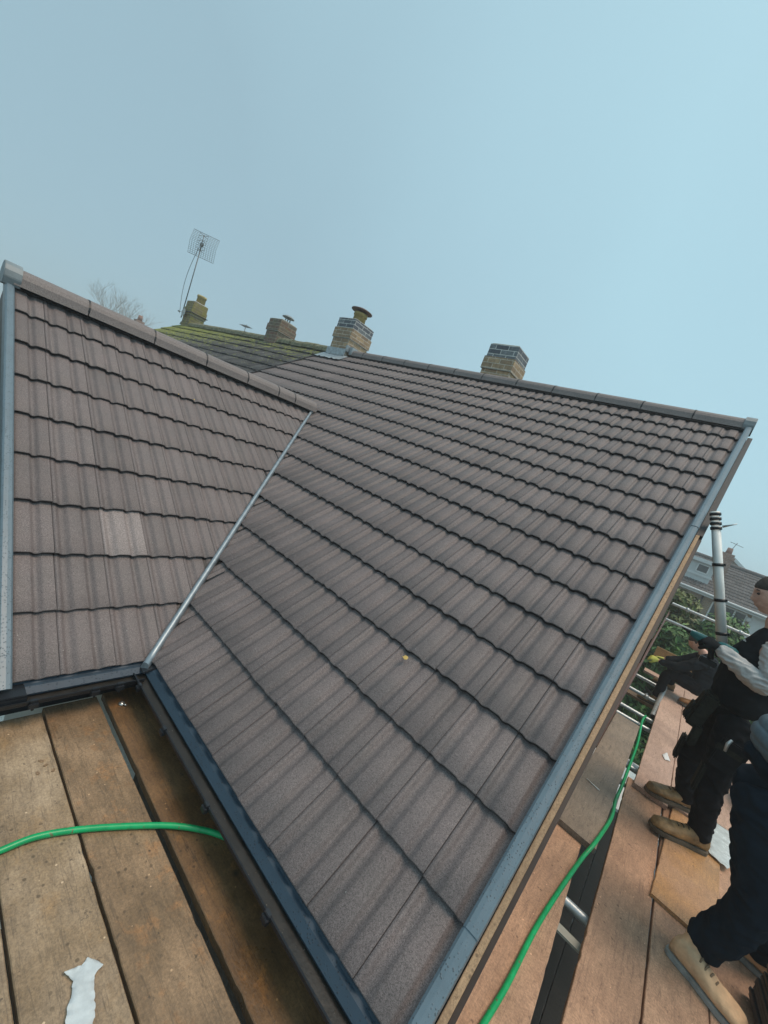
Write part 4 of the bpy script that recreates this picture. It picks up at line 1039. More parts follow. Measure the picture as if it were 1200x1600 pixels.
# ------------------------------------------------------------------ people
def skinmesh(nodes, edges, root, sub=2):
    """nodes: dict name->(pos, r or (rx,ry)); returns evaluated bmesh-ready mesh data"""
    names = [root] + [k_ for k_ in nodes if k_ != root]
    me = bpy.data.meshes.new('tmp'); me.from_pydata([nodes[k_][0] for k_ in names], [(names.index(a), names.index(b)) for a, b in edges], [])
    o = bpy.data.objects.new('tmp', me); COL.objects.link(o)
    md = o.modifiers.new('s', 'SKIN'); md.use_smooth_shade = True; md.branch_smoothing = .6
    for i, k_ in enumerate(names):
        r = nodes[k_][1]; me.skin_vertices[0].data[i].radius = (r, r) if not isinstance(r, tuple) else r
        me.skin_vertices[0].data[i].use_root = (i == 0)
    o.modifiers.new('d', 'SUBSURF').levels = sub
    dg = bpy.context.evaluated_depsgraph_get(); ev = o.evaluated_get(dg); m2 = bpy.data.meshes.new_from_object(ev)
    bpy.data.objects.remove(o); return m2
def merge_remesh(meshes, name, mats, parent, voxel=.009, smooth_it=3, disp=None):
    bm = bmesh.new()
    for m_ in meshes: bm.from_mesh(m_)
    me = bpy.data.meshes.new(name); bm.to_mesh(me); bm.free()
    o = bpy.data.objects.new('tmp', me); COL.objects.link(o)
    md = o.modifiers.new('r', 'REMESH'); md.mode = 'VOXEL'; md.voxel_size = voxel; md.use_smooth_shade = True
    if smooth_it:
        sm = o.modifiers.new('sm', 'SMOOTH'); sm.iterations = smooth_it; sm.factor = .5
    dg = bpy.context.evaluated_depsgraph_get(); m2 = bpy.data.meshes.new_from_object(o.evaluated_get(dg)); bpy.data.objects.remove(o)
    if disp:
        ns = [v.normal.copy() for v in m2.vertices]
        for v, n_ in zip(m2.vertices, ns): v.co = v.co + n_ * disp(v.co.copy(), n_)
    m2.materials.clear()
    for m_ in (mats if isinstance(mats, (list, tuple)) else [mats]): m2.materials.append(m_)
    for p in m2.polygons: p.use_smooth = True
    o = bpy.data.objects.new(name, m2); m2.name = name; COL.objects.link(o); parent_keep(o, parent); return o
def folds(amp, freq=(9, 9, 22), seed=0):
    def f(c, n_):
        q = Vector((c.x * freq[0] + seed, c.y * freq[1], c.z * freq[2]))
        w = noise.noise(q * .5) * .5
        a_ = 1 - abs(noise.noise(q + Vector((w, w, w)))) * 2.2
        return amp * (a_ - .5) + amp * .5 * noise.noise(q * 2.3)
    return f
def bm_to_mesh(mb):
    me = bpy.data.meshes.new('t'); me.from_pydata(mb.v, [], mb.f); bm = bmesh.new(); bm.from_mesh(me); bmesh.ops.remove_doubles(bm, verts=bm.verts, dist=1e-5); bmesh.ops.recalc_face_normals(bm, faces=bm.faces); bm.to_mesh(me); bm.free(); return me
def head_mesh(c, F, sc=1.0):
    """head about centre c; F columns = forward, left, up"""
    mb = MB(); nu, nv = 56, 40; rings = []
    for i in range(1, nv):
        ph = PI * i / nv; rg = []
        for j in range(nu):
            th = 2 * PI * j / nu; x = math.sin(ph) * math.cos(th); y = math.sin(ph) * math.sin(th); z = math.cos(ph)
            X_, Y_, Z_ = x * .094, y * .074, z * .118
            if z < 0:                      # jaw: narrower, chin forward
                k_ = -z; Y_ *= 1 - .38 * k_ ** 1.6; 
                if x < 0: X_ *= 1 - .35 * k_
                else: X_ *= 1 + .04 * k_
            if z > 0 and x < 0: X_ *= 1.08
            fr = max(0, x)
            def gb(yy, zz, sy, sz): return math.exp(-((Y_ - yy) / sy) ** 2 - ((Z_ - zz) / sz) ** 2) * (1 if x > 0 else 0)
            # nose, brow, sockets, lips, chin
            X_ += .016 * gb(0, -.032, .012, .011) + .010 * gb(0, -.012, .009, .022) + .006 * gb(0, .028, .04, .010)
            X_ -= .011 * gb(.031, .006, .016, .012) + .011 * gb(-.031, .006, .016, .012)
            X_ += .007 * gb(0, -.060, .020, .006) + .007 * gb(0, -.073, .017, .006) - .005 * gb(0, -.0665, .024, .0025)
            X_ += .008 * gb(0, -.100, .018, .012) - .004 * gb(0, -.085, .02, .007)
            X_ -= .004 * gb(.045, -.05, .015, .02) + .004 * gb(-.045, -.05, .015, .02)
            rg.append(c + F @ (Vector((X_, Y_, Z_)) * sc))
        rings.append(rg)
    mb.loft(rings, 0)
    for s_ in (-1, 1):       # ears
        rg2 = []
        for k_, (yy, sc_) in enumerate(((.062, .75), (.074, 1.0), (.084, 1.05), (.086, .8))):
            rg2.append([c + F @ (Vector((-.008 + .017 * sc_ * math.cos(t_ * PI / 6) - .004 * k_, s_ * yy, .000 + .031 * sc_ * math.sin(t_ * PI / 6))) * sc) for t_ in range(12)])
        mb.loft(rg2, 0)
    return bm_to_mesh(mb)
def hair_mesh(c, F, sc=1.0, seed=1, full=1.0):
    mb = MB(); nu, nv = 64, 30; rings = []
    for i in range(nv):
        ph = PI * (.02 + .60 * i / nv); rg = []
        for j in range(nu):
            th = 2 * PI * j / nu; x = math.sin(ph) * math.cos(th); y = math.sin(ph) * math.sin(th); z = math.cos(ph)
            t_ = .007 * full
            lim = .30 if x > .35 else (.02 if x > 0.0 else -.45)   # hairline
            fade = sstep(lim - .14, lim + .12, z)
            X_, Y_, Z_ = x * .094 * (1.08 if x < 0 else 1), y * .074, z * .118
            k_ = 1 + (t_ * fade - .006 * (1 - fade)) / .09
            k_ += .02 * noise.noise(Vector((x * 9, y * 9, z * 9 + seed))) * fade + .012 * noise.noise(Vector((x * 30, y * 30, z * 12 + seed))) * fade
            rg.append(c + F @ (Vector((X_ * k_, Y_ * k_, Z_ * k_)) * sc))
        rings.append(rg)
    mb.loft(rings, 0); return bm_to_mesh(mb)
def hand_mesh(wrist, d, palm_n, curl=.9, sc=1.0, thumb_side=1, spread=.12):
    """d = direction wrist->knuckles; palm_n = palm normal; five fingers"""
    d = Vector(d).normalized(); pn = Vector(palm_n); pn = (pn - d * pn.dot(d)).normalized(); s_ = d.cross(pn) * thumb_side
    W_ = Vector(wrist); nodes = {'w': (W_, .027 * sc), 'p1': (W_ + d * .035 * sc, (.034 * sc, .017 * sc)), 'p2': (W_ + d * .075 * sc, (.038 * sc, .015 * sc))}
    ms = [skinmesh(nodes, [('w', 'p1'), ('p1', 'p2')], 'w', 2)]
    pm = MB(); rings = []
    for t, hw, ht in ((0, .026, .020), (.03, .034, .018), (.06, .041, .016), (.088, .041, .013)):
        rings.append([W_ + d * t * sc + s_ * hw * sc * math.cos(q * PI / 6) + pn * ht * sc * math.sin(q * PI / 6) for q in range(12)])
    pm.loft(rings, 0); ms = [bm_to_mesh(pm)]
    for k_, (off, ln, cr) in enumerate(((.030, .070, 1.0), (.010, .080, 1.05), (-.010, .074, 1.1), (-.029, .058, 1.2))):
        b = W_ + d * .080 * sc + s_ * off * sc; dd = (d + s_ * off * spread * 8).normalized(); ang = curl * cr
        nd = {'a': (W_ + d * .055 * sc + s_ * off * .9 * sc, .009 * sc), 'b': (b, .0095 * sc)}; ed = [('a', 'b')]; p = b; prev = 'b'
        cum = 0
        for q, fr in enumerate((.42, .32, .26)):
            cum += ang * (.62, .85, .55)[q]
            v = dd * math.cos(cum) + pn * math.sin(cum); p = p + v * ln * fr * sc; nm = 'f%d' % q; nd[nm] = (p, (.009, .0082, .007)[q] * sc); ed.append((prev, nm)); prev = nm
        ms.append(skinmesh(nd, ed, 'a', 2))
    b0 = W_ + d * .022 * sc + s_ * .024 * sc; b1 = W_ + d * .048 * sc + s_ * .050 * sc + pn * .010 * sc; b2 = b1 + (d * .8 + s_ * .25 + pn * (.3 + .5 * curl)).normalized() * .030 * sc; b3 = b2 + (d * .8 - s_ * .1 + pn * (.3 + .6 * curl)).normalized() * .026 * sc
    ms.append(skinmesh({'a': (b0, .012 * sc), 'b': (b1, .011 * sc), 'c': (b2, .0098 * sc), 'd': (b3, .008 * sc)}, [('a', 'b'), ('b', 'c'), ('c', 'd')], 'a', 2))
    return ms
def boot(heel, toe, ankle_top, name, m_up, m_sole, parent, h=.10, w=.050, lace=None, sole_h=.028, lift=0):
    heel, toe = Vector(heel), Vector(toe); d = toe - heel; ln = d.length; d.normalize(); s_ = Vector((-d.y, d.x, 0)).normalized(); up = Vector((0, 0, 1)); up = (up - d * up.dot(d)).normalized()
    def sec(t, hw, hh, z0=0, n=16):
        rg = []
        for q in range(n):
            a_ = 2 * PI * q / n; cx = math.cos(a_); sy = math.sin(a_)
            px = (abs(cx) ** .75) * (1 if cx >= 0 else -1) * hw; pz = (abs(sy) ** .8) * (1 if sy >= 0 else -1) * hh / 2 + hh / 2 + z0
            rg.append(heel + d * ln * t + s_ * px + up * pz)
        return rg
    mb = MB(); prof_ = [(.005, .02, .05), (.02, .034, .075), (.08, .040, h), (.2, .042, h + .012), (.34, .042, h * .98), (.46, .044, h * .82), (.60, .050, h * .66), (.74, .053, h * .58), (.86, .050, h * .54), (.94, .042, h * .46), (.985, .028, h * .32), (1.0, .012, h * .18)]
    mb.loft([sec(t, hw * w / .05, hh, sole_h * .8) for t, hw, hh in prof_], 0)
    me1 = bm_to_mesh(mb)
    at = Vector(ankle_top); b = heel + d * ln * .20 + up * (h * .5); sh = skinmesh({'a': (b, .046 * w / .05), 'b': (b.lerp(at, .5), .048 * w / .05), 'c': (at, .052 * w / .05)}, [('a', 'b'), ('b', 'c')], 'a', 2)
    root = merge_remesh([me1, sh], name, m_up, parent, voxel=.006, smooth_it=2, disp=folds(.0022, (30, 30, 40)))
    mb = MB()
    def sole(t, hw): return [heel + d * ln * t + s_ * q * hw + up * z for q, z in ((-1, 0), (1, 0), (1.02, sole_h), (-1.02, sole_h))]
    rs = [(-.012, .022), (.0, .032), (.05, .041), (.2, .043), (.38, .041), (.55, .048), (.74, .056), (.87, .052), (.95, .043), (.99, .03), (1.012, .016)]
    mb.loft([sole(t, hw * w / .05) for t, hw in rs], 0, smooth=False); mb.build('sole', m_sole, root if False else parent, bevel=.002)
    if lace:
        for i in range(4):
            t = .36 + i * .075; zz = sole_h * .8 + h * (.98 - i * .115) + .002; c = heel + d * ln * t
            mb = MB(); mb.tube([c - s_ * .026 + up * (zz - .012), c - s_ * .01 + up * (zz + .002), c + s_ * .01 + up * (zz + .002), c + s_ * .026 + up * (zz - .012)], .0042, 6); mb.build('lace', lace, parent)
    return root
SKIN = mat('skin', (.68, .42, .32), .5, var=.12, nscale=40, color2=(.62, .33, .25))
HAIR = mat('hair_dark_brown', (.055, .042, .034), .7, var=.4, nscale=120, bump=.8, bscale=300)
CLOTH_BK = mat('cloth_black', (.014, .016, .019), .85, var=.3, nscale=14, bump=.5, bscale=220, spec=.12)
CLOTH_TR = mat('cloth_black_trousers', (.012, .012, .014), .9, var=.4, nscale=10, bump=.5, bscale=200, spec=.12)
CLOTH_JK = mat('cloth_black_jacket', (.014, .019, .024), .75, var=.3, nscale=14, bump=.4, bscale=200, spec=.12)
CLOTH_NV = mat('cloth_navy_denim', (.010, .017, .026), .85, var=.35, nscale=9, bump=.5, bscale=300, spec=.12)
CLOTH_GY = mat('cloth_grey_marl', (.56, .545, .53), .9, var=.10, nscale=90, bump=.4, bscale=300)
CLOTH_VEST = mat('cloth_slate_quilt', (.10, .14, .165), .6, var=.2, nscale=20, bump=.2, bscale=200)
POUCH = mat('pouch_olive_black', (.022, .023, .018), .8, var=.4, nscale=30, bump=.5, spec=.12)
GLOVE_Y = mat('glove_yellow', (.55, .58, .12), .7, var=.15)
GLOVE_B = mat('glove_black', (.02, .022, .024), .7, var=.3, spec=.12)
BOOT_B = mat('boot_brown_leather', (.36, .215, .095), .6, var=.35, nscale=14, bump=.3, color2=(.22, .145, .07))
BOOT_S = mat('shoe_tan_suede', (.74, .47, .27), .8, var=.2, nscale=9, bump=.3, bscale=200, color2=(.58, .39, .24))
SOLE_B = mat('sole_brown', (.13, .105, .075), .8, var=.3); SOLE_G = mat('sole_grey', (.30, .31, .30), .7, var=.3, nscale=20)
LACE_B = mat('lace_brown', (.07, .05, .03), .8); LACE_T = mat('lace_tan', (.22, .15, .09), .8)
V = Vector
# ---- person 1: standing man with nail gun
p1 = empty('person', (2.6, 2.75, BZ), 'standing man in grey hoodie and black body warmer holding a teal power tool', 'person')
head_c = V((2.485, 2.65, 1.60)); fw = V((-.93, -.12, -.26)).normalized(); lf_ = V((0, 0, 1)).cross(fw).normalized(); F1 = Matrix((fw, lf_, fw.cross(lf_))).transposed()
K1 = dict(pel=V((2.63, 2.74, .74)), wai=V((2.585, 2.72, .95)), che=V((2.575, 2.71, 1.16)), nec=V((2.59, 2.70, 1.37)), hd=V((2.545, 2.675, 1.49)),
          hL=V((2.62, 2.84, .68)), hR=V((2.62, 2.63, .68)), kL=V((2.53, 2.94, .27)), kR=V((2.645, 2.585, .27)), aL=V((2.63, 3.01, -.10)), aR=V((2.71, 2.60, -.10)),
          sL=V((2.60, 2.89, 1.29)), sR=V((2.62, 2.51, 1.29)), eL=V((2.52, 2.95, 1.06)), eR=V((2.63, 2.44, 1.035)), wL=V((2.43, 2.86, 1.12)), wR=V((2.345, 2.49, 1.15)))
def body(K, name, parent, head=None, F=None, s=1.0, voxel=.009, extra=()):
    nd = {'pel': (K['pel'], .12 * s), 'wai': (K['wai'], .11 * s), 'che': (K['che'], .13 * s), 'nec': (K['nec'], .06 * s), 'hd': (K['hd'], .055 * s)}
    ed = [('pel', 'wai'), ('wai', 'che'), ('che', 'nec'), ('nec', 'hd')]
    ms = [skinmesh(nd, ed, 'pel', 2)]
    for q in 'LR':
        ms.append(skinmesh({'h': (K['pel'].lerp(K['h' + q], .7), .09 * s), 'h2': (K['h' + q], .088 * s), 'k': (K['k' + q], .055 * s), 'c': (K['k' + q].lerp(K['a' + q], .35), .055 * s), 'a': (K['a' + q], .038 * s), 't': (K['a' + q] + V((0, 0, -.06)), .035 * s)}, [('h', 'h2'), ('h2', 'k'), ('k', 'c'), ('c', 'a'), ('a', 't')], 'h', 2))
        if K.get('s' + q): ms.append(skinmesh({'c': (K['che'].lerp(K['s' + q], .4), .07 * s), 's': (K['s' + q], .062 * s), 'e': (K['e' + q], .042 * s), 'f': (K['e' + q].lerp(K['w' + q], .3), .043 * s), 'w': (K['w' + q], .028 * s)}, [('c', 's'), ('s', 'e'), ('e', 'f'), ('f', 'w')], 'c', 2))
    if head is not None: ms.append(head_mesh(head, F, s))
    ms += list(extra)
    return merge_remesh(ms, name, SKIN, parent, voxel=voxel, smooth_it=1)
h1 = hand_mesh(K1['wR'], V((-.75, .35, .12)), V((.1, .6, -.8)), curl=1.3, thumb_side=1)
h2 = hand_mesh(K1['wL'], V((-.75, -.5, .0)), V((.4, -.8, -.2)), curl=1.3, thumb_side=-1)
body(K1, 'body', p1, head_c, F1, 1.10, .0055, extra=h1 + h2)
merge_remesh([hair_mesh(head_c, F1, 1.10, 1)], 'hair', HAIR, p1, voxel=.004, smooth_it=1)
HS = 1.10
for s_ in (-1, 1):
    e_c = head_c + F1 @ V((.0760, s_ * .031, .005)) * HS; mb = MB()
    rg = [[e_c + F1 @ V((.0125 * math.cos(ph), .0125 * math.sin(ph) * math.cos(t_ * PI / 6), .0080 * math.sin(ph) * math.sin(t_ * PI / 6))) for t_ in range(12)] for ph in (.05, .5, 1.0, 1.5)]
    mb.loft(rg); mb.build('eye', mat('eye_dark', (.05, .035, .03), .3), p1)
    mb = MB(); mb.tube([head_c + F1 @ V((.086, s_ * .014, .024)) * HS, head_c + F1 @ V((.087, s_ * .030, .028)) * HS, head_c + F1 @ V((.077, s_ * .047, .024)) * HS], [.0025, .004, .002], 6); mb.build('eyebrow', HAIR, p1)
# trousers
def trousers(K, mtl, parent, s=1.0, name='trousers', amp=.007, seed=0, rk=.085, ra=.072, rh=.118, top=.02):
    ms = [skinmesh({'w': (K['wai'] + V((0, 0, top - .03)), .165 * s), 'p': (K['pel'], .162 * s)}, [('p', 'w')], 'p', 2)]
    for q in 'LR':
        k_, a_ = K['k' + q], K['a' + q]
        ms.append(skinmesh({'h0': (K['pel'].lerp(K['h' + q], .6), rh * s), 'h': (K['h' + q], rh * s), 't': (K['h' + q].lerp(k_, .55), (rh + rk) / 2 * s), 'k': (k_, rk * s), 'c': (k_.lerp(a_, .5), (rk + ra) / 2 * s), 'a': (a_.lerp(k_, .10), ra * s), 'e': (a_ + (a_ - k_).normalized() * .015, ra * 1.04 * s)}, [('h0', 'h'), ('h', 't'), ('t', 'k'), ('k', 'c'), ('c', 'a'), ('a', 'e')], 'h0', 2))
    return merge_remesh(ms, name, mtl, parent, voxel=.010, smooth_it=2, disp=folds(amp, (11, 11, 17), seed))
tr1 = trousers(K1, CLOTH_TR, p1, amp=.011, seed=2)
for q in 'LR':       # knee pad pocket flaps
    k_ = K1['k' + q]; mb = MB(); mb.box(k_ + V((-.082, -.02, .02)), (.03, .12, .20), 0); mb.build('knee_pocket', POUCH, p1, bevel=.012)
mb = MB(); mb.box(K1['hR'] + V((.02, -.13, -.14)), (.15, .03, .17), 0, Matrix.Rotation(.1, 3, 'Y')); mb.build('cargo_pocket', CLOTH_TR, p1, bevel=.01)
mb = MB(); mb.box(V((2.425, 2.60, .70)), (.09, .17, .26), 0, Matrix.Rotation(.15, 3, 'Y')); mb.box(V((2.37, 2.60, .66)), (.03, .13, .15), 0, Matrix.Rotation(.15, 3, 'Y')); mb.build('tool_pouch', POUCH, p1, bevel=.015)
mb = MB(); mb.box(V((2.445, 2.52, .53)), (.05, .06, .15), 0); mb.build('tool_pouch', POUCH, p1, bevel=.012)
for q, yy in (('L', 1), ('R', -1)):
    h_, k_, a_ = K1['h' + q], K1['k' + q], K1['a' + q]
mb = MB(); mb.box(K1['hR'].lerp(K1['kR'], .45) + V((.0, -.112, 0)), (.14, .02, .15), 0, Matrix.Rotation(.05, 3, 'Y')); mb.build('thigh_pocket', CLOTH_BK, p1, bevel=.008)
mb = MB(); mb.box(K1['hR'].lerp(K1['kR'], .30) + V((.0, -.126, 0)), (.145, .012, .045), 0, Matrix.Rotation(.05, 3, 'Y')); mb.build('pocket_flap', POUCH, p1, bevel=.005)
# vest (body warmer) and hoodie sleeves
ms = [skinmesh({'b': (V((2.60, 2.72, .74)), (.185, .185)), 'w': (K1['wai'], .190), 'c': (K1['che'], .180), 'u': (V((2.60, 2.70, 1.30)), .125), 'n': (V((2.585, 2.685, 1.42)), .083)}, [('b', 'w'), ('w', 'c'), ('c', 'u'), ('u', 'n')], 'b', 2),
      skinmesh({'a': (K1['sL'].lerp(K1['che'], .25), .085), 'b': (K1['sL'], .088)}, [('a', 'b')], 'a', 2), skinmesh({'a': (K1['sR'].lerp(K1['che'], .25), .085), 'b': (K1['sR'] + V((0, .02, 0)), .086)}, [('a', 'b')], 'a', 2)]
merge_remesh(ms, 'body_warmer', CLOTH_BK, p1, voxel=.010, smooth_it=2, disp=folds(.007, (7, 7, 12), 4))
for q in 'LR':
    S_, E_, W__ = K1['s' + q], K1['e' + q], K1['w' + q]
    merge_remesh([skinmesh({'q': (K1['che'].lerp(S_, .55) + V((0, 0, .05)), .085), 's': (S_, .094), 'm': (S_.lerp(E_, .5), .088), 'e': (E_, .080), 'f': (E_.lerp(W__, .35), .070), 'g': (E_.lerp(W__, .75), .056), 'w': (W__ + (W__ - E_).normalized() * .012, .044)}, [('q', 's'), ('s', 'm'), ('m', 'e'), ('e', 'f'), ('f', 'g'), ('g', 'w')], 'q', 2)], 'sleeve', CLOTH_GY, p1, voxel=.007, smooth_it=2, disp=folds(.011, (13, 13, 26), 7))
mb = MB(); mb.box(V((2.452, 2.545, 1.26)), (.004, .012, .006)); mb.box(V((2.448, 2.565, 1.262)), (.004, .006, .012)); mb.box(V((2.446, 2.58, 1.258)), (.004, .010, .006)); mb.build('chest_emblem', WHITE, p1)
merge_remesh(h1, 'glove', GLOVE_B, p1, voxel=.004, smooth_it=1, disp=lambda c, n_: .0035); merge_remesh(h2, 'glove', GLOVE_B, p1, voxel=.004, smooth_it=1, disp=lambda c, n_: .0035)
bL = boot((2.69, 3.045, BZ + .003), (2.375, 2.855, BZ + .043), (2.63, 3.01, -.04), 'boot', BOOT_B, SOLE_B, p1, lace=LACE_B) if False else boot((2.70, 3.045, BZ + .041), (2.39, 2.875, BZ + .041), (2.64, 3.01, -.02), 'boot', BOOT_B, SOLE_B, p1, lace=LACE_B, h=.112, w=.056)
bR = boot((2.775, 2.625, BZ + .023), (2.455, 2.465, BZ + .023), (2.715, 2.60, -.03), 'boot', BOOT_B, SOLE_B, p1, lace=LACE_B, h=.112, w=.056)
# power tool
TEAL = mat('tool_teal_plastic', (.012, .15, .15), .4, var=.15); TBK = mat('tool_black', (.012, .014, .016), .5, var=.2)
gun = empty('nail_gun', (2.30, 2.60, 1.14), 'teal and black cordless nail gun held in the standing man\'s gloved hands', 'power tool')
gd = V((-.99, -.02, .05)).normalized(); GF = frame(gd); gc = V((2.30, 2.56, 1.150))
def gl(secs):
    return [[gc + GF @ V((x_, w_ * cx, z_ + h_ * cz)) for cx, cz in ((-1, -.6), (-.6, -1), (.6, -1), (1, -.6), (1, .6), (.6, 1), (-.6, 1), (-1, .6))] for x_, w_, h_, z_ in secs]
mb = MB(); mb.loft(gl([(-.02, .024, .030, -.004), (.03, .026, .034, -.004), (.085, .022, .026, 0), (.12, .015, .016, .004)]), 0, smooth=False); mb.build('housing', TEAL, gun, bevel=.003)
mb = MB(); mb.loft(gl([(.121, .011, .012, .005), (.15, .009, .009, .006), (.175, .004, .005, .007)]), 0, smooth=False); mb.build('nose', TBK, gun)
mb = MB(); mb.loft(gl([(-.15, .022, .030, 0), (-.13, .034, .040, 0), (-.07, .036, .042, 0), (-.035, .028, .034, 0)]), 0, smooth=False); mb.build('motor', TEAL, gun, bevel=.003)
mb = MB(); mb.tube([gc + GF @ V((-.02, 0, -.03)), gc + GF @ V((-.035, 0, -.07)), gc + GF @ V((-.045, 0, -.10))], [.019, .017, .019], 12); mb.build('handle', TBK, gun)
mb = MB(); mb.box(gc + GF @ V((-.04, 0, -.125)), (.10, .055, .04), 0, GF); mb.build('battery', TBK, gun, bevel=.006)
mb = MB(); mb.box(gc + GF @ V((.05, -.027, -.004)), (.05, .003, .012), 0, GF); mb.build('side_panel', mat('panel_grey', (.3, .33, .33), .5), gun)
# ---- person 2: crouching at the far end
p2 = empty('person', (2.65, 6.15, BZ), 'man in black crouching at the far end of the scaffold, reaching with a yellow glove', 'person')
z0 = BZ + .04
K2 = dict(pel=V((2.72, 6.12, .12)), wai=V((2.73, 6.12, .30)), che=V((2.66, 6.12, .46)), nec=V((2.575, 6.12, .585)), hd=V((2.52, 6.12, .63)),
          hL=V((2.68, 6.25, .12)), hR=V((2.68, 6.02, .12)), kL=V((2.34, 6.36, .20)), kR=V((2.32, 5.98, .14)), aL=V((2.42, 6.36, -.08)), aR=V((2.33, 5.96, -.24)),
          sL=V((2.62, 6.29, .53)), sR=V((2.62, 5.95, .51)), eL=V((2.42, 6.33, .32)), eR=V((2.40, 5.92, .27)), wL=V((2.22, 6.30, .22)), wR=V((2.17, 6.0, .22)))
hc2 = V((2.46, 6.10, .675)); fw = V((-.85, -.12, -.5)).normalized(); lf_ = V((0, 0, 1)).cross(fw).normalized(); F2 = Matrix((fw, lf_, fw.cross(lf_))).transposed()
g1_ = hand_mesh(K2['wR'], V((-.9, .1, -.05)), V((.1, .6, -.7)), curl=.8, thumb_side=1); g2_ = hand_mesh(K2['wL'], V((-.9, -.2, -.2)), V((0, -.4, -.8)), curl=.8, thumb_side=-1)
body(K2, 'body', p2, hc2, F2, .95, .008, extra=g1_ + g2_)
merge_remesh([hair_mesh(hc2, F2, .95, 5)], 'hair', HAIR, p2, voxel=.006, smooth_it=1)
trousers(K2, CLOTH_TR, p2, amp=.008, seed=12, rk=.078, ra=.06, rh=.11)
ms = [skinmesh({'p': (V((2.75, 6.12, .16)), .165), 'w': (K2['wai'], .165), 'c': (K2['che'], .165), 'u': (V((2.61, 6.12, .54)), .11), 'n': (V((2.565, 6.12, .585)), .078)}, [('p', 'w'), ('w', 'c'), ('c', 'u'), ('u', 'n')], 'w', 2)]
for q in 'LR':
    S_, E_, W__ = K2['s' + q], K2['e' + q], K2['w' + q]
    ms.append(skinmesh({'c': (K2['che'].lerp(S_, .5), .09), 's': (S_, .085), 'e': (E_, .068), 'g': (E_.lerp(W__, .7), .052), 'w': (W__, .044)}, [('c', 's'), ('s', 'e'), ('e', 'g'), ('g', 'w')], 'c', 2))
merge_remesh(ms, 'jacket', CLOTH_JK, p2, voxel=.010, smooth_it=2, disp=folds(.009, (9, 9, 14), 9))
merge_remesh(g1_, 'glove', GLOVE_Y, p2, voxel=.005, smooth_it=1, disp=lambda c, n_: .004); merge_remesh(g2_, 'glove', GLOVE_Y, p2, voxel=.005, smooth_it=1, disp=lambda c, n_: .004)
boot((2.80, 5.96, z0 + .02), (2.55, 5.90, z0 + .02), (2.74, 5.96, .0), 'boot', mat('boot_orange_brown', (.30, .14, .05), .6, var=.4, nscale=15), SOLE_B, p2)
boot((2.40, 5.97, BZ - .17), (2.14, 5.92, BZ - .19), (2.345, 5.96, -.24), 'boot', BOOT_B, SOLE_B, p2)
boot((2.49, 6.38, z0), (2.22, 6.32, z0), (2.43, 6.36, -.04), 'boot', BOOT_B, SOLE_B, p2)
mb = MB(); mb.box((2.3, 5.97, BZ - .19), (.8, .225, .036)); o = mb.build('scaffold_board', W_MID); props(o, 'lower brown board carrying the crouching man\'s dropped boot', 'plank', 'scaffold boards')
# ---- person 3: at the right edge, seen from hip to shoe
p3 = empty('person', (2.72, 1.55, BZ), 'person in dark jeans, quilted slate vest and tan suede shoes at the right edge', 'person')
K3 = dict(pel=V((2.63, 1.62, .77)), wai=V((2.66, 1.60, .97)), che=V((2.83, 1.60, 1.17)), nec=V((2.95, 1.60, 1.35)), hd=V((3.0, 1.60, 1.46)),
          hL=V((2.66, 1.74, .70)), hR=V((2.64, 1.55, .70)), kL=V((2.86, 1.84, .25)), kR=V((2.78, 1.53, .25)), aL=V((2.98, 1.90, -.10)), aR=V((2.70, 1.575, -.08)),
          sL=V((2.91, 1.80, 1.27)), sR=V((2.91, 1.42, 1.27)), eL=V((3.02, 1.85, 1.02)), eR=V((3.08, 1.40, 1.02)), wL=V((3.24, 1.80, .97)), wR=V((3.30, 1.44, .97)))
hc3 = V((3.06, 1.60, 1.55)); fw = V((.9, -.05, -.35)).normalized(); lf_ = V((0, 0, 1)).cross(fw).normalized(); F3 = Matrix((fw, lf_, fw.cross(lf_))).transposed()
h31 = hand_mesh(K3['wR'], V((.9, .1, -.2)), V((0, .5, -.8)), curl=.6, thumb_side=-1); h32 = hand_mesh(K3['wL'], V((.9, -.1, -.2)), V((0, -.5, -.8)), curl=.6, thumb_side=1)
body(K3, 'body', p3, hc3, F3, .98, .008, extra=h31 + h32)
merge_remesh([hair_mesh(hc3, F3, .98, 8)], 'hair', HAIR, p3, voxel=.006, smooth_it=1)
trousers(K3, CLOTH_NV, p3, amp=.010, seed=20, rk=.095, ra=.085, rh=.128)
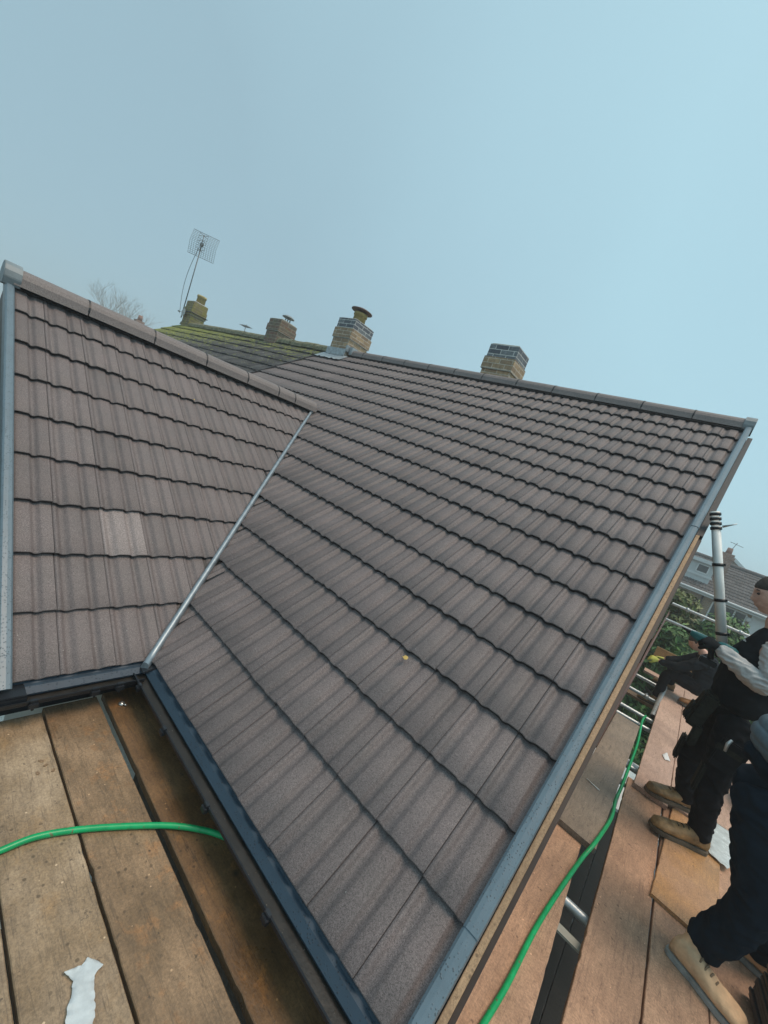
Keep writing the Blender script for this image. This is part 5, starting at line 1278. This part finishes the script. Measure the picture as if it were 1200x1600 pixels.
def quilt(c, n_):
    return .010 * abs(math.sin((c.z + c.x * .25) * 48)) ** .5 - .004
merge_remesh([skinmesh({'b': (V((2.605, 1.58, .835)), .185), 'w': (K3['wai'] + V((.02, 0, .02)), .190), 'c': (K3['che'], .19), 'u': (V((2.93, 1.60, 1.29)), .12)}, [('b', 'w'), ('w', 'c'), ('c', 'u')], 'b', 2)], 'quilted_vest', CLOTH_VEST, p3, voxel=.007, smooth_it=2, disp=quilt)
for q in 'LR':
    S_, E_, W__ = K3['s' + q], K3['e' + q], K3['w' + q]
    merge_remesh([skinmesh({'q': (K3['che'].lerp(S_, .5) + V((0, 0, .05)), .08), 's': (S_, .088), 'e': (E_, .066), 'w': (W__, .046)}, [('q', 's'), ('s', 'e'), ('e', 'w')], 'q', 2)], 'sleeve', CLOTH_JK, p3, voxel=.009, smooth_it=2, disp=folds(.006, (14, 14, 16), 7))
boot((2.605, 1.545, BZ + .001), (2.890, 1.425, BZ + .001), (2.695, 1.57, -.03), 'shoe', BOOT_S, SOLE_G, p3, h=.095, w=.056, lace=LACE_T, sole_h=.024)
boot((2.90, 1.93, BZ + .003), (3.19, 1.87, BZ + .003), (2.97, 1.91, -.03), 'shoe', BOOT_S, SOLE_G, p3, h=.095, w=.056, lace=LACE_T, sole_h=.024)
mb = MB(); mb.tube([(2.462, 1.60, .865), (2.455, 1.60, .84), (2.458, 1.60, .80)], [.006, .008, .006], 8); mb.build('belt_clip', STEEL, p3)

# ------------------------------------------------------------------ haze
HZ = bpy.data.materials.new('haze'); HZ.use_nodes = True; n_ = HZ.node_tree; n_.nodes.clear()
om = n_.nodes.new('ShaderNodeOutputMaterial'); pv = n_.nodes.new('ShaderNodeVolumePrincipled'); pv.inputs['Density'].default_value = .0048; pv.inputs['Color'].default_value = (.93, .97, 1, 1); pv.inputs['Anisotropy'].default_value = .1
n_.links.new(pv.outputs[0], om.inputs['Volume'])
mb = MB(); mb.box2((-720, -720, -6.1), (720, 720, 8.0)); hzb = mb.build('haze', HZ, None, kind='stuff'); hzb.display_type = 'WIRE'
